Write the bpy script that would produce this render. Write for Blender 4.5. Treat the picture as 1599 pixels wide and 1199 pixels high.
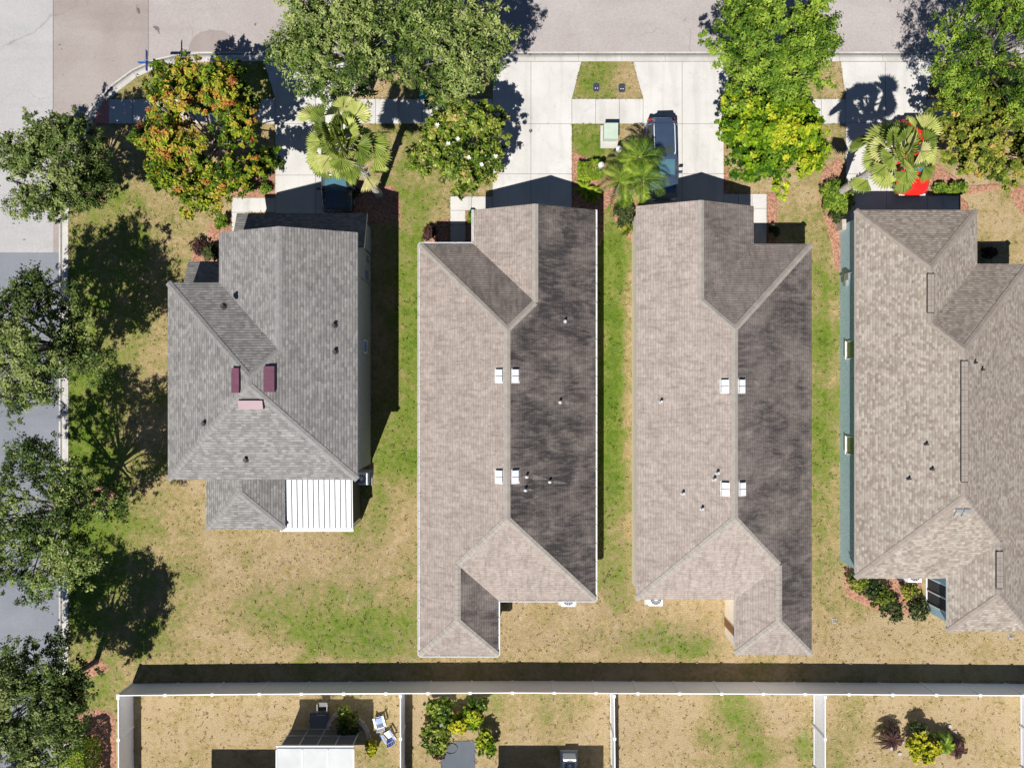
import bpy, math, random
import numpy as np
from mathutils import Vector, noise
SC = bpy.context.scene
for o in list(bpy.data.objects): bpy.data.objects.remove(o)
R = math.radians
# ------------------------------------------------------------------ camera, sky, sun
H = 48.0; PPM = 26.0; CX, CY = 799.5, 599.5
cam = bpy.data.objects.new('camera', bpy.data.cameras.new('camera')); SC.collection.objects.link(cam)
cam.location = (0, 0, H); cam.data.sensor_width = 36; cam.data.lens = 36*PPM*H/1599
cam.data.clip_end = 3000; SC.camera = cam
SUNV = Vector((-0.24, -0.61, 1)).normalized()
w = bpy.data.worlds.new('World'); SC.world = w; w.use_nodes = True
nt = w.node_tree; bg = nt.nodes['Background']; sky = nt.nodes.new('ShaderNodeTexSky')
sky.sky_type = 'NISHITA'; sky.sun_disc = False
sky.sun_elevation = math.asin(SUNV.z); sky.sun_rotation = math.atan2(SUNV.x, SUNV.y)
sky.air_density=.75; sky.dust_density=0.0; sky.ozone_density=5.0; sky.altitude=400
nt.links.new(sky.outputs[0], bg.inputs[0]); bg.inputs[1].default_value = 0.05
sl = bpy.data.lights.new('sun', 'SUN'); sl.energy = 5.0; sl.angle = R(0.5); sl.color = (1, .955, .89)
so = bpy.data.objects.new('sun', sl); SC.collection.objects.link(so); so.location = SUNV*80
so.rotation_euler = SUNV.to_track_quat('Z', 'Y').to_euler()
SC.view_settings.view_transform = 'Standard'; SC.view_settings.look = 'None'
SC.view_settings.exposure = 0.45; SC.view_settings.gamma = 1

def W(px, py, z=0.0):                       # a point of the place, read off the plan of the photograph
    s = (H-z)/H/PPM
    return ((px-CX)*s, (CY-py)*s, z)
rng = np.random.default_rng(7); random.seed(7)

# ------------------------------------------------------------------ helpers
class MB:
    def __init__(s): s.v=[]; s.f=[]; s.m=[]; s.a=[]; s.uv=[]
    def add(s, vs, fs, m=0, a=0.0, uvs=None):
        n=len(s.v); s.v += [tuple(v) for v in vs]
        for i,f in enumerate(fs):
            s.f.append(tuple(n+k for k in f)); s.m.append(m); s.a.append(a); s.uv.append(uvs[i] if uvs else None)
        return s
    def box(s, c, d, m=0, rz=0.0, rx=0.0):
        x,y,z=[q/2 for q in d]; vs=[]
        for k in range(8):
            p=Vector((x if k&1 else -x, y if k&2 else -y, z if k&4 else -z))
            if rx: p=Vector((p.x, p.y*math.cos(rx)-p.z*math.sin(rx), p.y*math.sin(rx)+p.z*math.cos(rx)))
            if rz: p=Vector((p.x*math.cos(rz)-p.y*math.sin(rz), p.x*math.sin(rz)+p.y*math.cos(rz), p.z))
            vs.append((c[0]+p.x, c[1]+p.y, c[2]+p.z))
        return s.add(vs, [(0,2,3,1),(4,5,7,6),(0,1,5,4),(2,6,7,3),(0,4,6,2),(1,3,7,5)], m)
    def bar(s, a, b, w, h, m=0):
        a=Vector(a); b=Vector(b); d=(b-a).normalized(); up=Vector((0,0,1)) if abs(d.z)<.95 else Vector((0,1,0))
        r=d.cross(up).normalized()*w/2; u=r.cross(d).normalized()*h/2
        vs=[p+q for p in (a,b) for q in (-r-u, r-u, r+u, -r+u)]
        return s.add(vs, [(0,1,2,3),(7,6,5,4),(0,4,5,1),(1,5,6,2),(2,6,7,3),(3,7,4,0)], m)
    def prism(s, poly, z0, z1, m=0):
        if area(poly)<0: poly=poly[::-1]
        n=len(poly); vs=[(p[0],p[1],z0) for p in poly]+[(p[0],p[1],z1) for p in poly]
        return s.add(vs, [tuple(range(n-1,-1,-1)), tuple(range(n,2*n))]+[(i,(i+1)%n,n+(i+1)%n,n+i) for i in range(n)], m)
    def tube(s, pts, rad, n=8, m=0, cap=True):
        pts=[Vector(p) for p in pts]; vs=[]; fs=[]
        for i,p in enumerate(pts):
            d=(pts[min(i+1,len(pts)-1)]-pts[max(i-1,0)]).normalized()
            up=Vector((0,0,1)) if abs(d.z)<.9 else Vector((1,0,0))
            r=d.cross(up).normalized(); u=r.cross(d); q=rad[i] if hasattr(rad,'__len__') else rad
            vs += [p+(r*math.cos(2*math.pi*k/n)+u*math.sin(2*math.pi*k/n))*q for k in range(n)]
        for i in range(len(pts)-1):
            for k in range(n):
                fs.append((i*n+k, i*n+(k+1)%n, (i+1)*n+(k+1)%n, (i+1)*n+k))
        if cap: fs += [tuple(range(n-1,-1,-1)), tuple((len(pts)-1)*n+k for k in range(n))]
        return s.add(vs, fs, m)
    def build(s, name, mats, parent=None, attr=None, smooth=False, uv=False):
        me=bpy.data.meshes.new(name); off=origin(parent)
        me.from_pydata([(v[0]-off.x, v[1]-off.y, v[2]-off.z) for v in s.v], [], s.f)
        for m in (mats if isinstance(mats,(list,tuple)) else [mats]): me.materials.append(m)
        me.polygons.foreach_set('material_index', s.m)
        if attr: me.attributes.new(attr,'FLOAT','FACE').data.foreach_set('value', s.a)
        if uv:
            L=me.uv_layers.new(name='UVMap'); k=0
            for i,f in enumerate(s.f):
                for j in range(len(f)):
                    if s.uv[i]: L.data[k].uv=s.uv[i][j]
                    k+=1
        if smooth: me.polygons.foreach_set('use_smooth',[True]*len(s.f))
        me.update(); o=bpy.data.objects.new(name, me); SC.collection.objects.link(o)
        if parent: o.parent=parent
        return o
def origin(p):
    v=Vector((0,0,0))
    while p: v+=Vector(p.location); p=p.parent
    return v
def area(p): return sum(p[i][0]*p[(i+1)%len(p)][1]-p[(i+1)%len(p)][0]*p[i][1] for i in range(len(p)))/2
def inset(poly, d):
    if area(poly)<0: poly=poly[::-1]
    n=len(poly); out=[]
    for i in range(n):
        a,b,c=[Vector(poly[k%n][:2]) for k in (i-1,i,i+1)]
        e=(b-a).normalized(); f=(c-b).normalized(); n1=Vector((-e.y,e.x)); n2=Vector((-f.y,f.x))
        k=1+n1.dot(n2); q=b+(n1+n2)*(d/k if k>.2 else d); out.append((q.x,q.y))
    return out
def tag(o, label=None, cat=None, group=None, kind=None):
    for k,v in (('label',label),('category',cat),('group',group),('kind',kind)):
        if v: o[k]=v
    return o
def root(name, loc, label, cat, group=None, rz=0.0):
    o=bpy.data.objects.new(name,None); SC.collection.objects.link(o); o.location=loc; o.rotation_euler=(0,0,rz)
    o.empty_display_size=.3; return tag(o,label,cat,group)
def tree_copy(o, parent=None):
    c=o.copy(); SC.collection.objects.link(c); c.parent=parent
    for ch in list(o.children): tree_copy(ch,c)
    return c

def mat(name, c1, c2=None, scale=6.0, rough=.8, bump=0.0, metal=0.0, detail=6, bscale=None, lo=.35, hi=.65, coat=0, trans=0.0, spec=None):
    m=bpy.data.materials.new(name); m.use_nodes=True; t=m.node_tree; b=t.nodes['Principled BSDF']
    b.inputs['Roughness'].default_value=rough; b.inputs['Metallic'].default_value=metal
    if coat: b.inputs['Coat Weight'].default_value=coat
    if spec is not None: b.inputs['Specular IOR Level'].default_value=spec
    c2=c2 or tuple(q*.85 for q in c1)
    tc=t.nodes.new('ShaderNodeTexCoord'); n=t.nodes.new('ShaderNodeTexNoise'); n.inputs['Scale'].default_value=scale; n.inputs['Detail'].default_value=detail
    r=t.nodes.new('ShaderNodeValToRGB'); r.color_ramp.elements[0].color=(*c1,1); r.color_ramp.elements[1].color=(*c2,1)
    r.color_ramp.elements[0].position=lo; r.color_ramp.elements[1].position=hi
    t.links.new(tc.outputs['Object'],n.inputs['Vector']); t.links.new(n.outputs['Fac'],r.inputs[0]); t.links.new(r.outputs[0],b.inputs['Base Color'])
    if bump:
        n2=t.nodes.new('ShaderNodeTexNoise'); n2.inputs['Scale'].default_value=bscale or scale*4; n2.inputs['Detail'].default_value=5
        t.links.new(tc.outputs['Object'],n2.inputs['Vector'])
        bp=t.nodes.new('ShaderNodeBump'); bp.inputs['Strength'].default_value=bump; bp.inputs['Distance'].default_value=.05
        t.links.new(n2.outputs['Fac'],bp.inputs['Height']); t.links.new(bp.outputs[0],b.inputs['Normal'])
    if trans:
        tr=t.nodes.new('ShaderNodeBsdfTranslucent'); mx=t.nodes.new('ShaderNodeMixShader'); mx.inputs[0].default_value=trans
        t.links.new(r.outputs[0],tr.inputs[0]); t.links.new(b.outputs[0],mx.inputs[1]); t.links.new(tr.outputs[0],mx.inputs[2])
        t.links.new(mx.outputs[0],t.nodes['Material Output'].inputs[0])
    return m
class G:                                     # terse node graph
    def __init__(s,name):
        s.m=bpy.data.materials.new(name); s.m.use_nodes=True; s.t=s.m.node_tree; s.b=s.t.nodes['Principled BSDF']
        s.tc=s.n('TexCoord')
    def n(s,k,**kw):
        q=s.t.nodes.new('ShaderNode'+k)
        for a,v in kw.items(): setattr(q,a,v)
        return q
    def l(s,a,b): s.t.links.new(a,b)
    def vec(s,src,sc=(1,1,1)):
        q=s.n('Mapping'); q.inputs['Scale'].default_value=sc; s.l(src,q.inputs[0]); return q.outputs[0]
    def noise(s,v,scale,detail=5,dist=0,rough=.55):
        q=s.n('TexNoise'); q.inputs['Scale'].default_value=scale; q.inputs['Detail'].default_value=detail
        q.inputs['Distortion'].default_value=dist; q.inputs['Roughness'].default_value=rough; s.l(v,q.inputs['Vector']); return q.outputs['Fac']
    def ramp(s,f,*st):
        q=s.n('ValToRGB'); e=q.color_ramp.elements
        while len(e)<len(st): e.new(.5)
        for i,(p,c) in enumerate(st):
            e[i].position=p; e[i].color=(*c,1) if hasattr(c,'__len__') else (c,c,c,1)
        s.l(f,q.inputs[0]); return q.outputs[0]
    def mix(s,f,a,b,mode='MIX'):
        q=s.n('Mix',data_type='RGBA',blend_type=mode)
        for v,i in ((f,0),(a,6),(b,7)):
            if hasattr(v,'links'): s.l(v,q.inputs[i])
            else: q.inputs[i].default_value=v if i==0 else (*v,1)
        return q.outputs[2]
    def math(s,op,a,b):
        q=s.n('Math',operation=op)
        for i,v in enumerate((a,b)):
            if hasattr(v,'links'): s.l(v,q.inputs[i])
            else: q.inputs[i].default_value=v
        return q.outputs[0]
    def attr(s,name): q=s.n('Attribute',attribute_name=name); return q.outputs['Fac']
    def bump(s,h,st=.4,d=.03):
        q=s.n('Bump'); q.inputs['Strength'].default_value=st; q.inputs['Distance'].default_value=d; s.l(h,q.inputs['Height']); s.l(q.outputs[0],s.b.inputs['Normal'])
    def col(s,c,rough=.9,spec=.3):
        s.l(c,s.b.inputs['Base Color']); s.b.inputs['Roughness'].default_value=rough; s.b.inputs['Specular IOR Level'].default_value=spec; return s.m

# ------------------------------------------------------------------ materials
def m_lawn():
    g=G('lawn'); P=g.tc.outputs['Object']; gr=g.attr('green'); br=g.attr('brown')
    n1=g.noise(P,.55,8,.6,.7); n2=g.noise(P,3.6,5); n3=g.noise(P,13,4); n4=g.noise(P,2.2,5,.8)
    st=g.noise(g.vec(P,(1.9,.10,1)),1.0,2)
    f=g.math('ADD',gr,g.math('MULTIPLY',g.math('SUBTRACT',n1,.5),1.9)); f=g.math('ADD',f,g.math('MULTIPLY',g.math('SUBTRACT',n2,.5),1.15)); f=g.math('ADD',f,g.math('MULTIPLY',g.math('SUBTRACT',st,.5),.35))
    f=g.math('ADD',f,g.math('MULTIPLY',g.math('SUBTRACT',n3,.5),1.1))
    c=g.ramp(f,(-.15,(.44,.34,.20)),(.12,(.39,.29,.145)),(.32,(.32,.262,.115)),(.48,(.235,.225,.075)),(.70,(.17,.225,.034)),(1.0,(.095,.165,.014)))
    b2=g.math('MULTIPLY',br,g.ramp(n4,(.38,0.0),(.62,1.0)))
    c=g.mix(g.math('MULTIPLY',b2,.65),c,(.335,.25,.155))
    sp=g.noise(P,7.5,3,.6); spf=g.ramp(sp,(.60,0.0),(.70,1.0)); spf=g.math('MULTIPLY',spf,g.math('ADD',g.math('MULTIPLY',br,.7),.05))
    c=g.mix(spf,c,(.11,.10,.045))
    fine=g.noise(P,26,4); c=g.mix(.75,c,g.ramp(fine,(.30,.38),(.70,1.6)),'MULTIPLY')
    pale=g.ramp(g.noise(P,1.4,6,1.0),(.62,0.0),(.74,1.0)); c=g.mix(g.math('MULTIPLY',pale,g.math('MULTIPLY',br,.5)),c,(.52,.46,.36))
    g.bump(g.math('ADD',n3,fine),.9,.06); return g.col(c,.95,.1)
M={}
M['lawn']=m_lawn()
def m_asphalt(name,c1,c2,crack=True,grain=.25):
    g=G(name); P=g.tc.outputs['Object']
    c=g.mix(g.ramp(g.noise(P,.25,6,.6),(.35,0.0),(.65,1.0)),c1,c2)
    c=g.mix(g.ramp(g.noise(g.vec(P,(.12,1.5,1)),.9,4),(.5,0.0),(.75,.25)),c,tuple(q*.78 for q in c1))
    c=g.mix(grain,c,g.ramp(g.noise(P,45,2),(.25,.45),(.75,1.55)),'MULTIPLY')
    c=g.mix(grain,c,g.ramp(g.noise(P,9,3),(.3,.8),(.7,1.2)),'MULTIPLY')
    if crack:
        v=g.n('TexVoronoi',feature='DISTANCE_TO_EDGE'); v.inputs['Scale'].default_value=.16
        q=g.n('Vectorize') if False else None
        nz=g.n('TexNoise'); nz.inputs['Scale'].default_value=.8; nz.inputs['Detail'].default_value=8; g.l(P,nz.inputs['Vector'])
        ad=g.n('VectorMath',operation='MULTIPLY_ADD'); g.l(nz.outputs['Color'],ad.inputs[0]); ad.inputs[1].default_value=(2.2,2.2,0); g.l(P,ad.inputs[2])
        g.l(ad.outputs[0],v.inputs['Vector']); k=g.ramp(v.outputs['Distance'],(0.0,1.0),(.006,0.0))
        k=g.math('MULTIPLY',k,g.ramp(g.noise(P,.3,3),(.5,0.0),(.62,.35)))
        c=g.mix(k,c,(.06,.05,.045))
    sp=g.ramp(g.noise(P,1.1,2,.5),(.70,0.0),(.73,.65)); c=g.mix(sp,c,(.05,.04,.035))
    g.bump(g.noise(P,60,2),.35,.01); return g.col(c,.9,.2)
M['asph_new']=m_asphalt('asphalt_blue',(.165,.178,.205),(.20,.213,.24),False,.25)
M['asph_old']=m_asphalt('asphalt_pale',(.335,.33,.335),(.385,.375,.375),True,.3)
M['asph_brown']=m_asphalt('asphalt_brown',(.262,.225,.212),(.315,.28,.265),True,.3)
M['asph_top']=m_asphalt('asphalt_pinkish',(.315,.283,.275),(.36,.33,.322),True,.4)
M['asph_stain']=m_asphalt('asphalt_stained',(.245,.212,.2),(.285,.25,.235),False,.3)
def m_conc(name,c1,c2):
    g=G(name); P=g.tc.outputs['Object']
    c=g.mix(g.ramp(g.noise(P,.5,6,.5),(.35,0.0),(.7,1.0)),c1,c2)
    c=g.mix(g.ramp(g.noise(g.vec(P,(1,.12,1)),1.6,5,.4),(.5,0.0),(.72,.4)),c,tuple(q*.72 for q in c2))
    c=g.mix(.28,c,g.ramp(g.noise(P,24,4),(.3,.6),(.7,1.4)),'MULTIPLY')
    c=g.mix(g.ramp(g.noise(P,1.7,7,1.2,.7),(.56,0.0),(.76,.45)),c,tuple(q*.6 for q in c2))
    c=g.mix(g.ramp(g.noise(P,3.1,2,.4),(.74,0.0),(.78,.5)),c,(.15,.13,.115))
    g.bump(g.noise(P,50,3),.2,.01); return g.col(c,.85,.3)
M['conc']=m_conc('driveway_concrete',(.53,.52,.505),(.45,.44,.42))
M['kerb']=m_conc('kerb_concrete',(.50,.485,.46),(.37,.355,.33))
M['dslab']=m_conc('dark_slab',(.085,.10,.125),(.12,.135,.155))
M['joint']=mat('joint_dark',(.14,.13,.12),(.2,.19,.17))
M['ramp']=mat('tactile_red',(.50,.20,.16),(.40,.15,.12),8,.8,.4)
M['mulch']=mat('bark_mulch',(.50,.27,.18),(.17,.075,.045),9,.95,.9,detail=8,bscale=26,lo=.32,hi=.7)
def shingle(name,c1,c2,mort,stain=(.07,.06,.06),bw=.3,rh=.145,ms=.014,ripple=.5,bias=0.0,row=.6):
    g=G(name); uv=g.tc.outputs['UV']
    sp_=g.n('SeparateXYZ'); g.l(uv,sp_.inputs[0]); rowf=g.math('DIVIDE',sp_.outputs[1],rh); rowi=g.math('FLOOR',rowf,0.0)
    wn=g.n('TexWhiteNoise',noise_dimensions='1D'); g.l(rowi,wn.inputs['W']); cu=g.n('CombineXYZ')
    g.l(g.math('ADD',sp_.outputs[0],g.math('MULTIPLY',wn.outputs['Value'],bw*3)),cu.inputs[0]); g.l(sp_.outputs[1],cu.inputs[1])
    b=g.n('TexBrick'); g.l(cu.outputs[0],b.inputs['Vector']); b.offset=0.0; b.offset_frequency=1; b.inputs['Scale'].default_value=1; b.inputs['Brick Width'].default_value=bw
    b.inputs['Row Height'].default_value=rh; b.inputs['Mortar Size'].default_value=ms*.12; b.inputs['Mortar Smooth'].default_value=.6; b.inputs['Bias'].default_value=bias
    for k,c in (('Color1',c1),('Color2',c2),('Mortar',mort)): b.inputs[k].default_value=(*c,1)
    c=b.outputs['Color']; P=g.tc.outputs['Object']
    fr=g.math('FRACT',rowf,0.0); line=g.ramp(fr,(.0,1.0),(.16,.85),(.34,0.0)); lw=g.math('MULTIPLY',line,g.ramp(g.noise(g.vec(uv,(4,1.2,1)),1.0,3),(.3,.35),(.7,1.0)))
    c=g.mix(g.math('MULTIPLY',lw,row),c,mort)
    c=g.mix(.55,c,g.ramp(g.noise(P,1.3,5,.4),(.3,.8),(.7,1.2)),'MULTIPLY')
    c=g.mix(.6,c,g.ramp(g.noise(g.vec(uv,(3.2,6.5,1)),1.0,4),(.3,.72),(.72,1.28)),'MULTIPLY')
    if ripple:                               # algae and worn granules run down the slope in short wavy streaks
        rp=g.ramp(g.noise(g.vec(uv,(4.6,1.2,1)),1.0,6,.5,.7),(.48,0.0),(.64,1.0))
        c=g.mix(g.math('MULTIPLY',rp,ripple),c,tuple(q*.5 for q in c2))
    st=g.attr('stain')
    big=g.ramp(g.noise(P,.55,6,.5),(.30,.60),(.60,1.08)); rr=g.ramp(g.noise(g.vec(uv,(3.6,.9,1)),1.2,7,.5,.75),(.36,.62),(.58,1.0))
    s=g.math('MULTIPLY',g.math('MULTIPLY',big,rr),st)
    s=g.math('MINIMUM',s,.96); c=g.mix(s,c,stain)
    c=g.mix(.35,c,g.ramp(g.noise(P,30,2),(.25,.6),(.75,1.4)),'MULTIPLY')
    g.bump(line,.5,-.02); return g.col(c,.93,.15)
M['sh_grey']=shingle('shingle_grey',(.165,.159,.155),(.26,.252,.244),(.095,.09,.088),ripple=.12,rh=.15,bw=.24,row=.85)
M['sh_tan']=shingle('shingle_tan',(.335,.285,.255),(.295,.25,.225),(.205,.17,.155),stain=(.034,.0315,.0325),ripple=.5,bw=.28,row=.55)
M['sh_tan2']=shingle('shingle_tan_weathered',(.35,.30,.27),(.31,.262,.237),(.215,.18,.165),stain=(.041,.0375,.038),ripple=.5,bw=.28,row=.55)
M['sh_mix']=shingle('shingle_two_tone',(.335,.305,.265),(.205,.165,.14),(.17,.14,.12),stain=(.14,.1,.09),bw=.19,rh=.14,ripple=0,bias=-.1,row=.4)
M['cap_grey']=mat('ridge_shingle_grey',(.235,.228,.222),(.185,.18,.176),5,.9,.3)
M['cap_tan']=mat('ridge_shingle_tan',(.31,.285,.252),(.255,.23,.205),3,.9,.3)
M['cap_mix']=mat('ridge_shingle_brown',(.27,.235,.205),(.225,.19,.165),3,.9,.3)
M['white']=mat('white_paint',(.78,.78,.78),(.7,.7,.7),5,.5)
M['gutter']=mat('gutter_enamel',(.60,.61,.64),(.5,.51,.54),3,.5)
M['vinyl']=mat('fence_vinyl',(.84,.87,.93),(.80,.83,.89),1.5,.45)
M['cream']=mat('cream_stucco',(.92,.84,.73),(.88,.79,.68),4,.9,.3)
M['teal']=mat('blue_grey_stucco',(.40,.57,.64),(.36,.52,.59),3,.9,.3)
M['greyw']=mat('grey_stucco',(.33,.35,.38),(.3,.32,.35),3,.9,.3)
M['beige']=mat('beige_stucco',(.5,.44,.36),(.45,.4,.33),4,.9,.3)
M['soffit']=mat('soffit_paint',(.55,.54,.52),(.5,.49,.47),4,.7)
M['glass']=mat('window_glass',(.03,.045,.05),(.05,.065,.06),2,.08,spec=.6)
M['wind']=mat('sky_toned_windscreen',(.07,.15,.19),(.05,.12,.16),2,.06,spec=.8)  # teal base colour has the sky's reflection in the glass painted in
M['glassg']=mat('green_tinted_glass',(.10,.15,.09),(.13,.17,.11),2,.1,spec=.5)
M['maroon']=mat('maroon_vent_metal',(.145,.055,.092),(.115,.043,.07),4,.45)
M['vent']=mat('white_vent_metal',(.75,.77,.8),(.68,.7,.74),8,.4)
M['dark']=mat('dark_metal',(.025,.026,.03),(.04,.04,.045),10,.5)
M['pipe']=mat('lead_pipe',(.5,.5,.5),(.4,.4,.4),10,.5)
M['steel']=mat('galvanised_steel',(.42,.44,.46),(.33,.35,.37),14,.4,metal=.5)
M['tgreen']=mat('pale_green_enamel',(.40,.48,.40),(.35,.43,.36),3,.5)
M['rubber']=mat('tyre_rubber',(.02,.02,.02),(.03,.03,.03),20,.9)
M['screen']=mat('insect_screen',(.035,.037,.04),(.055,.055,.055),18,.8)
M['blue']=mat('blue_plastic',(.04,.16,.55),(.03,.12,.45),5,.45)
M['signblue']=mat('street_sign_blue',(.03,.13,.50),(.02,.10,.42),5,.4)
M['bark']=mat('oak_bark',(.19,.165,.14),(.10,.085,.07),9,.95,.9)
M['barkl']=mat('pale_grey_bark',(.30,.27,.24),(.17,.15,.13),9,.95,.8)
M['palmbark']=mat('palm_trunk_fibre',(.66,.62,.58),(.36,.31,.27),14,.95,1.0)
M['stone']=mat('pale_edging_stone',(.46,.40,.34),(.36,.31,.27),6,.9,.4)
M['flowerw']=mat('white_petals',(.8,.79,.74),(.75,.73,.66),6,.6)
def leaf_mat(name,*stops,trans=.14,rough=.55):
    g=G(name); c=g.ramp(g.attr('tint'),*stops)
    c=g.mix(.45,c,g.ramp(g.noise(g.tc.outputs['Object'],2.6,4),(.32,.45),(.68,1.4)),'MULTIPLY'); g.col(c,rough,.14)
    tr=g.n('BsdfTranslucent'); mx=g.n('MixShader'); mx.inputs[0].default_value=trans; g.l(c,tr.inputs[0]); g.l(g.b.outputs[0],mx.inputs[1]); g.l(tr.outputs[0],mx.inputs[2])
    g.l(mx.outputs[0],g.t.nodes['Material Output'].inputs[0]); return g.m
L_OAK=leaf_mat('leaf_live_oak',(0,(.022,.046,.009)),(.5,(.105,.155,.035)),(1,(.28,.33,.11)))
L_OAK2=leaf_mat('leaf_grey_green_oak',(0,(.025,.052,.009)),(.5,(.125,.19,.038)),(1,(.34,.39,.13)))
L_BRIGHT=leaf_mat('leaf_bright_green',(0,(.022,.06,.006)),(.5,(.12,.215,.020)),(1,(.30,.40,.05)))
L_YEL=leaf_mat('leaf_yellow_green',(0,(.03,.085,.005)),(.5,(.155,.275,.012)),(.85,(.32,.41,.02)),(1,(.46,.47,.03)))
L_OLIVE=leaf_mat('leaf_olive',(0,(.025,.05,.006)),(.5,(.14,.19,.022)),(.85,(.32,.34,.05)),(1,(.44,.31,.08)))
L_ORANGE=leaf_mat('leaf_turning_orange',(0,(.02,.05,.005)),(.45,(.10,.18,.014)),(.70,(.28,.34,.02)),(.86,(.42,.33,.05)),(1,(.42,.16,.045)))
L_MAG=leaf_mat('leaf_glossy_magnolia',(0,(.022,.055,.007)),(.5,(.125,.20,.022)),(.9,(.33,.38,.06)),(1,(.42,.34,.12)),rough=.35)
L_HEDGE=leaf_mat('leaf_lime_hedge',(0,(.07,.13,.01)),(.6,(.22,.33,.02)),(1,(.34,.42,.04)))
L_DARK=leaf_mat('leaf_dark_shrub',(0,(.02,.035,.012)),(.6,(.06,.085,.025)),(1,(.12,.14,.05)))
L_RED=leaf_mat('leaf_dark_red',(0,(.02,.012,.015)),(.6,(.07,.035,.035)),(1,(.14,.07,.05)))
L_YB=leaf_mat('leaf_golden_bush',(0,(.10,.14,.01)),(.5,(.40,.42,.02)),(1,(.58,.52,.04)))
L_FAN=leaf_mat('frond_fan_palm',(0,(.06,.10,.015)),(.5,(.20,.26,.045)),(.9,(.40,.44,.12)),(1,(.50,.46,.22)),rough=.45)
L_PIN=leaf_mat('frond_date_palm',(0,(.02,.05,.008)),(.5,(.08,.15,.015)),(1,(.26,.36,.04)),rough=.4)
L_DEAD=leaf_mat('frond_dead',(0,(.20,.14,.08)),(1,(.38,.29,.18)))

# ------------------------------------------------------------------ the ground
def kerb_outer():
    pts=[(91,1900),(91,345),(93,300),(99,255),(112,212),(130,182),(150,155),(175,130),(205,108),(240,92),(275,84),(310,81),(360,80.5),(2600,80.5)]
    return pts
def kerb_inner():
    return [(107,1900),(107,348),(109,306),(115,263),(127,221),(144,192),(163,166),(186,142),(214,121),(247,106),(279,99),(312,97),(360,96.5),(2600,96.5)]
KO=[W(*p)[:2] for p in kerb_outer()]; KI=[W(*p)[:2] for p in kerb_inner()]
def inpoly(x,y,poly):
    c=False; n=len(poly)
    for i in range(n):
        a=poly[i]; b=poly[i-1]
        if (a[1]>y)!=(b[1]>y) and x<(b[0]-a[0])*(y-a[1])/(b[1]-a[1])+a[0]: c=not c
    return c
mid=[(a[0]*.2+b[0]*.8,a[1]*.2+b[1]*.8) for a,b in zip(KO,KI)]
LAND=mid+[(mid[-1][0],mid[0][1])]
mb=MB(); mb.add([(-400,-400,-.2),(400,-400,-.2),(400,400,-.2),(-400,400,-.2)],[(0,1,2,3)])
tag(mb.build('ground',M['lawn']),'dry grass land reaching out under the whole neighbourhood',kind='structure')
# lawn height sheet with a measured map of how green or brown it is
GB=[ # px, py, rx, ry, green
 (170,330,70,60,.62),(300,335,60,45,.22),(190,480,60,120,.6),(240,700,22,160,.3),(200,820,40,80,.75),(135,560,34,120,.95),(135,720,34,120,1.0),(135,880,34,100,1.05),(240,960,40,60,.6),(260,900,30,60,.35),(150,1080,40,40,.75),(140,1130,30,30,.8),
 (210,140,60,35,.62),(400,130,40,40,.7),
 (640,230,30,60,.55),(655,320,40,70,.62),(690,300,30,50,.2),(642,480,20,180,.98),(640,720,28,70,.72),(600,700,40,60,.7),(590,790,28,50,.75),(570,830,26,22,.65),(628,815,18,45,-.2),(640,880,22,50,.42),
 (560,985,75,40,.85),(470,960,80,30,.7),(585,1000,30,22,1.05),(660,780,20,60,-.1),
 (950,480,16,120,1.0),(958,640,16,120,1.05),(950,760,14,90,1.05),(975,420,16,60,.72),(985,560,8,160,.15),(982,760,8,120,.2),(955,880,26,60,.6),(965,360,26,50,.75),(952,420,18,26,.85),(905,925,30,20,.1),
 (930,125,30,35,.85),(985,130,16,40,.1),(918,225,26,32,.9),(980,210,20,20,.2),
 (1245,330,40,60,.28),(1290,400,16,80,.55),(1288,560,18,150,.85),(1288,720,18,100,.75),(1288,860,18,70,.5),(1300,480,6,200,.2),
 (1250,180,50,60,.35),(1560,330,60,40,.12),(1040,1000,40,18,.8),(1080,1010,24,14,.9),
 (1140,1120,36,34,1.0),(1175,1145,30,36,1.1),(1105,1150,20,14,1.0),(1255,1155,14,26,1.1),(870,1115,40,36,.75),(760,1110,44,40,.6),(480,1060,60,30,.2),(300,1100,30,20,.3),
 (1300,1150,30,50,.5),(1340,1125,26,30,.65),(540,1090,60,40,.3),(600,1150,30,30,.45),(260,1060,150,20,.3),(900,1050,400,14,.2),(1000,1130,500,40,-.12),(330,1120,120,40,-.02),(1450,1000,120,40,-.1),(1350,945,30,20,.3)]
BB=[(420,890,120,45,.8),(500,840,80,22,.5),(300,1000,80,50,.35),(880,985,90,45,.9),(780,1010,60,30,.5),(860,960,60,30,.6),(1240,1000,80,30,.5),(560,890,80,50,.6),(380,950,60,60,.4),(1050,980,100,50,.8),(960,900,30,60,.55),(1400,1000,120,40,.45),(660,850,26,60,.5),(650,1010,80,30,.45),
 (470,1130,120,50,.3),(880,1120,60,60,.5),(1010,1120,60,60,.45),(1250,1130,60,60,.55),(1450,1100,100,60,.3),(700,1150,60,60,.4),(955,820,26,60,.5),(1290,880,20,60,.5),(560,1010,60,40,.3),(1200,985,60,40,.5)]
def fieldmap(X,Y):
    g=np.full(X.shape,.10); wsum=np.full(X.shape,.22); g=g*.22; b=np.full(X.shape,.12)
    PX=X*PPM+CX; PY=CY-Y*PPM
    for (cx,cy,rx,ry,v) in GB:
        q=np.exp(-(((PX-cx)/rx)**2+((PY-cy)/ry)**2)*.9); g+=q*v; wsum+=q
    for (cx,cy,rx,ry,v) in BB:
        b+=v*np.exp(-(((PX-cx)/rx)**2+((PY-cy)/ry)**2)*.9)
    return g/wsum, np.clip(b,0,1)
cs=.25; x0,x1,y0,y1=-29.5,34,-30,20.5
nx=int((x1-x0)/cs); ny=int((y1-y0)/cs)
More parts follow.
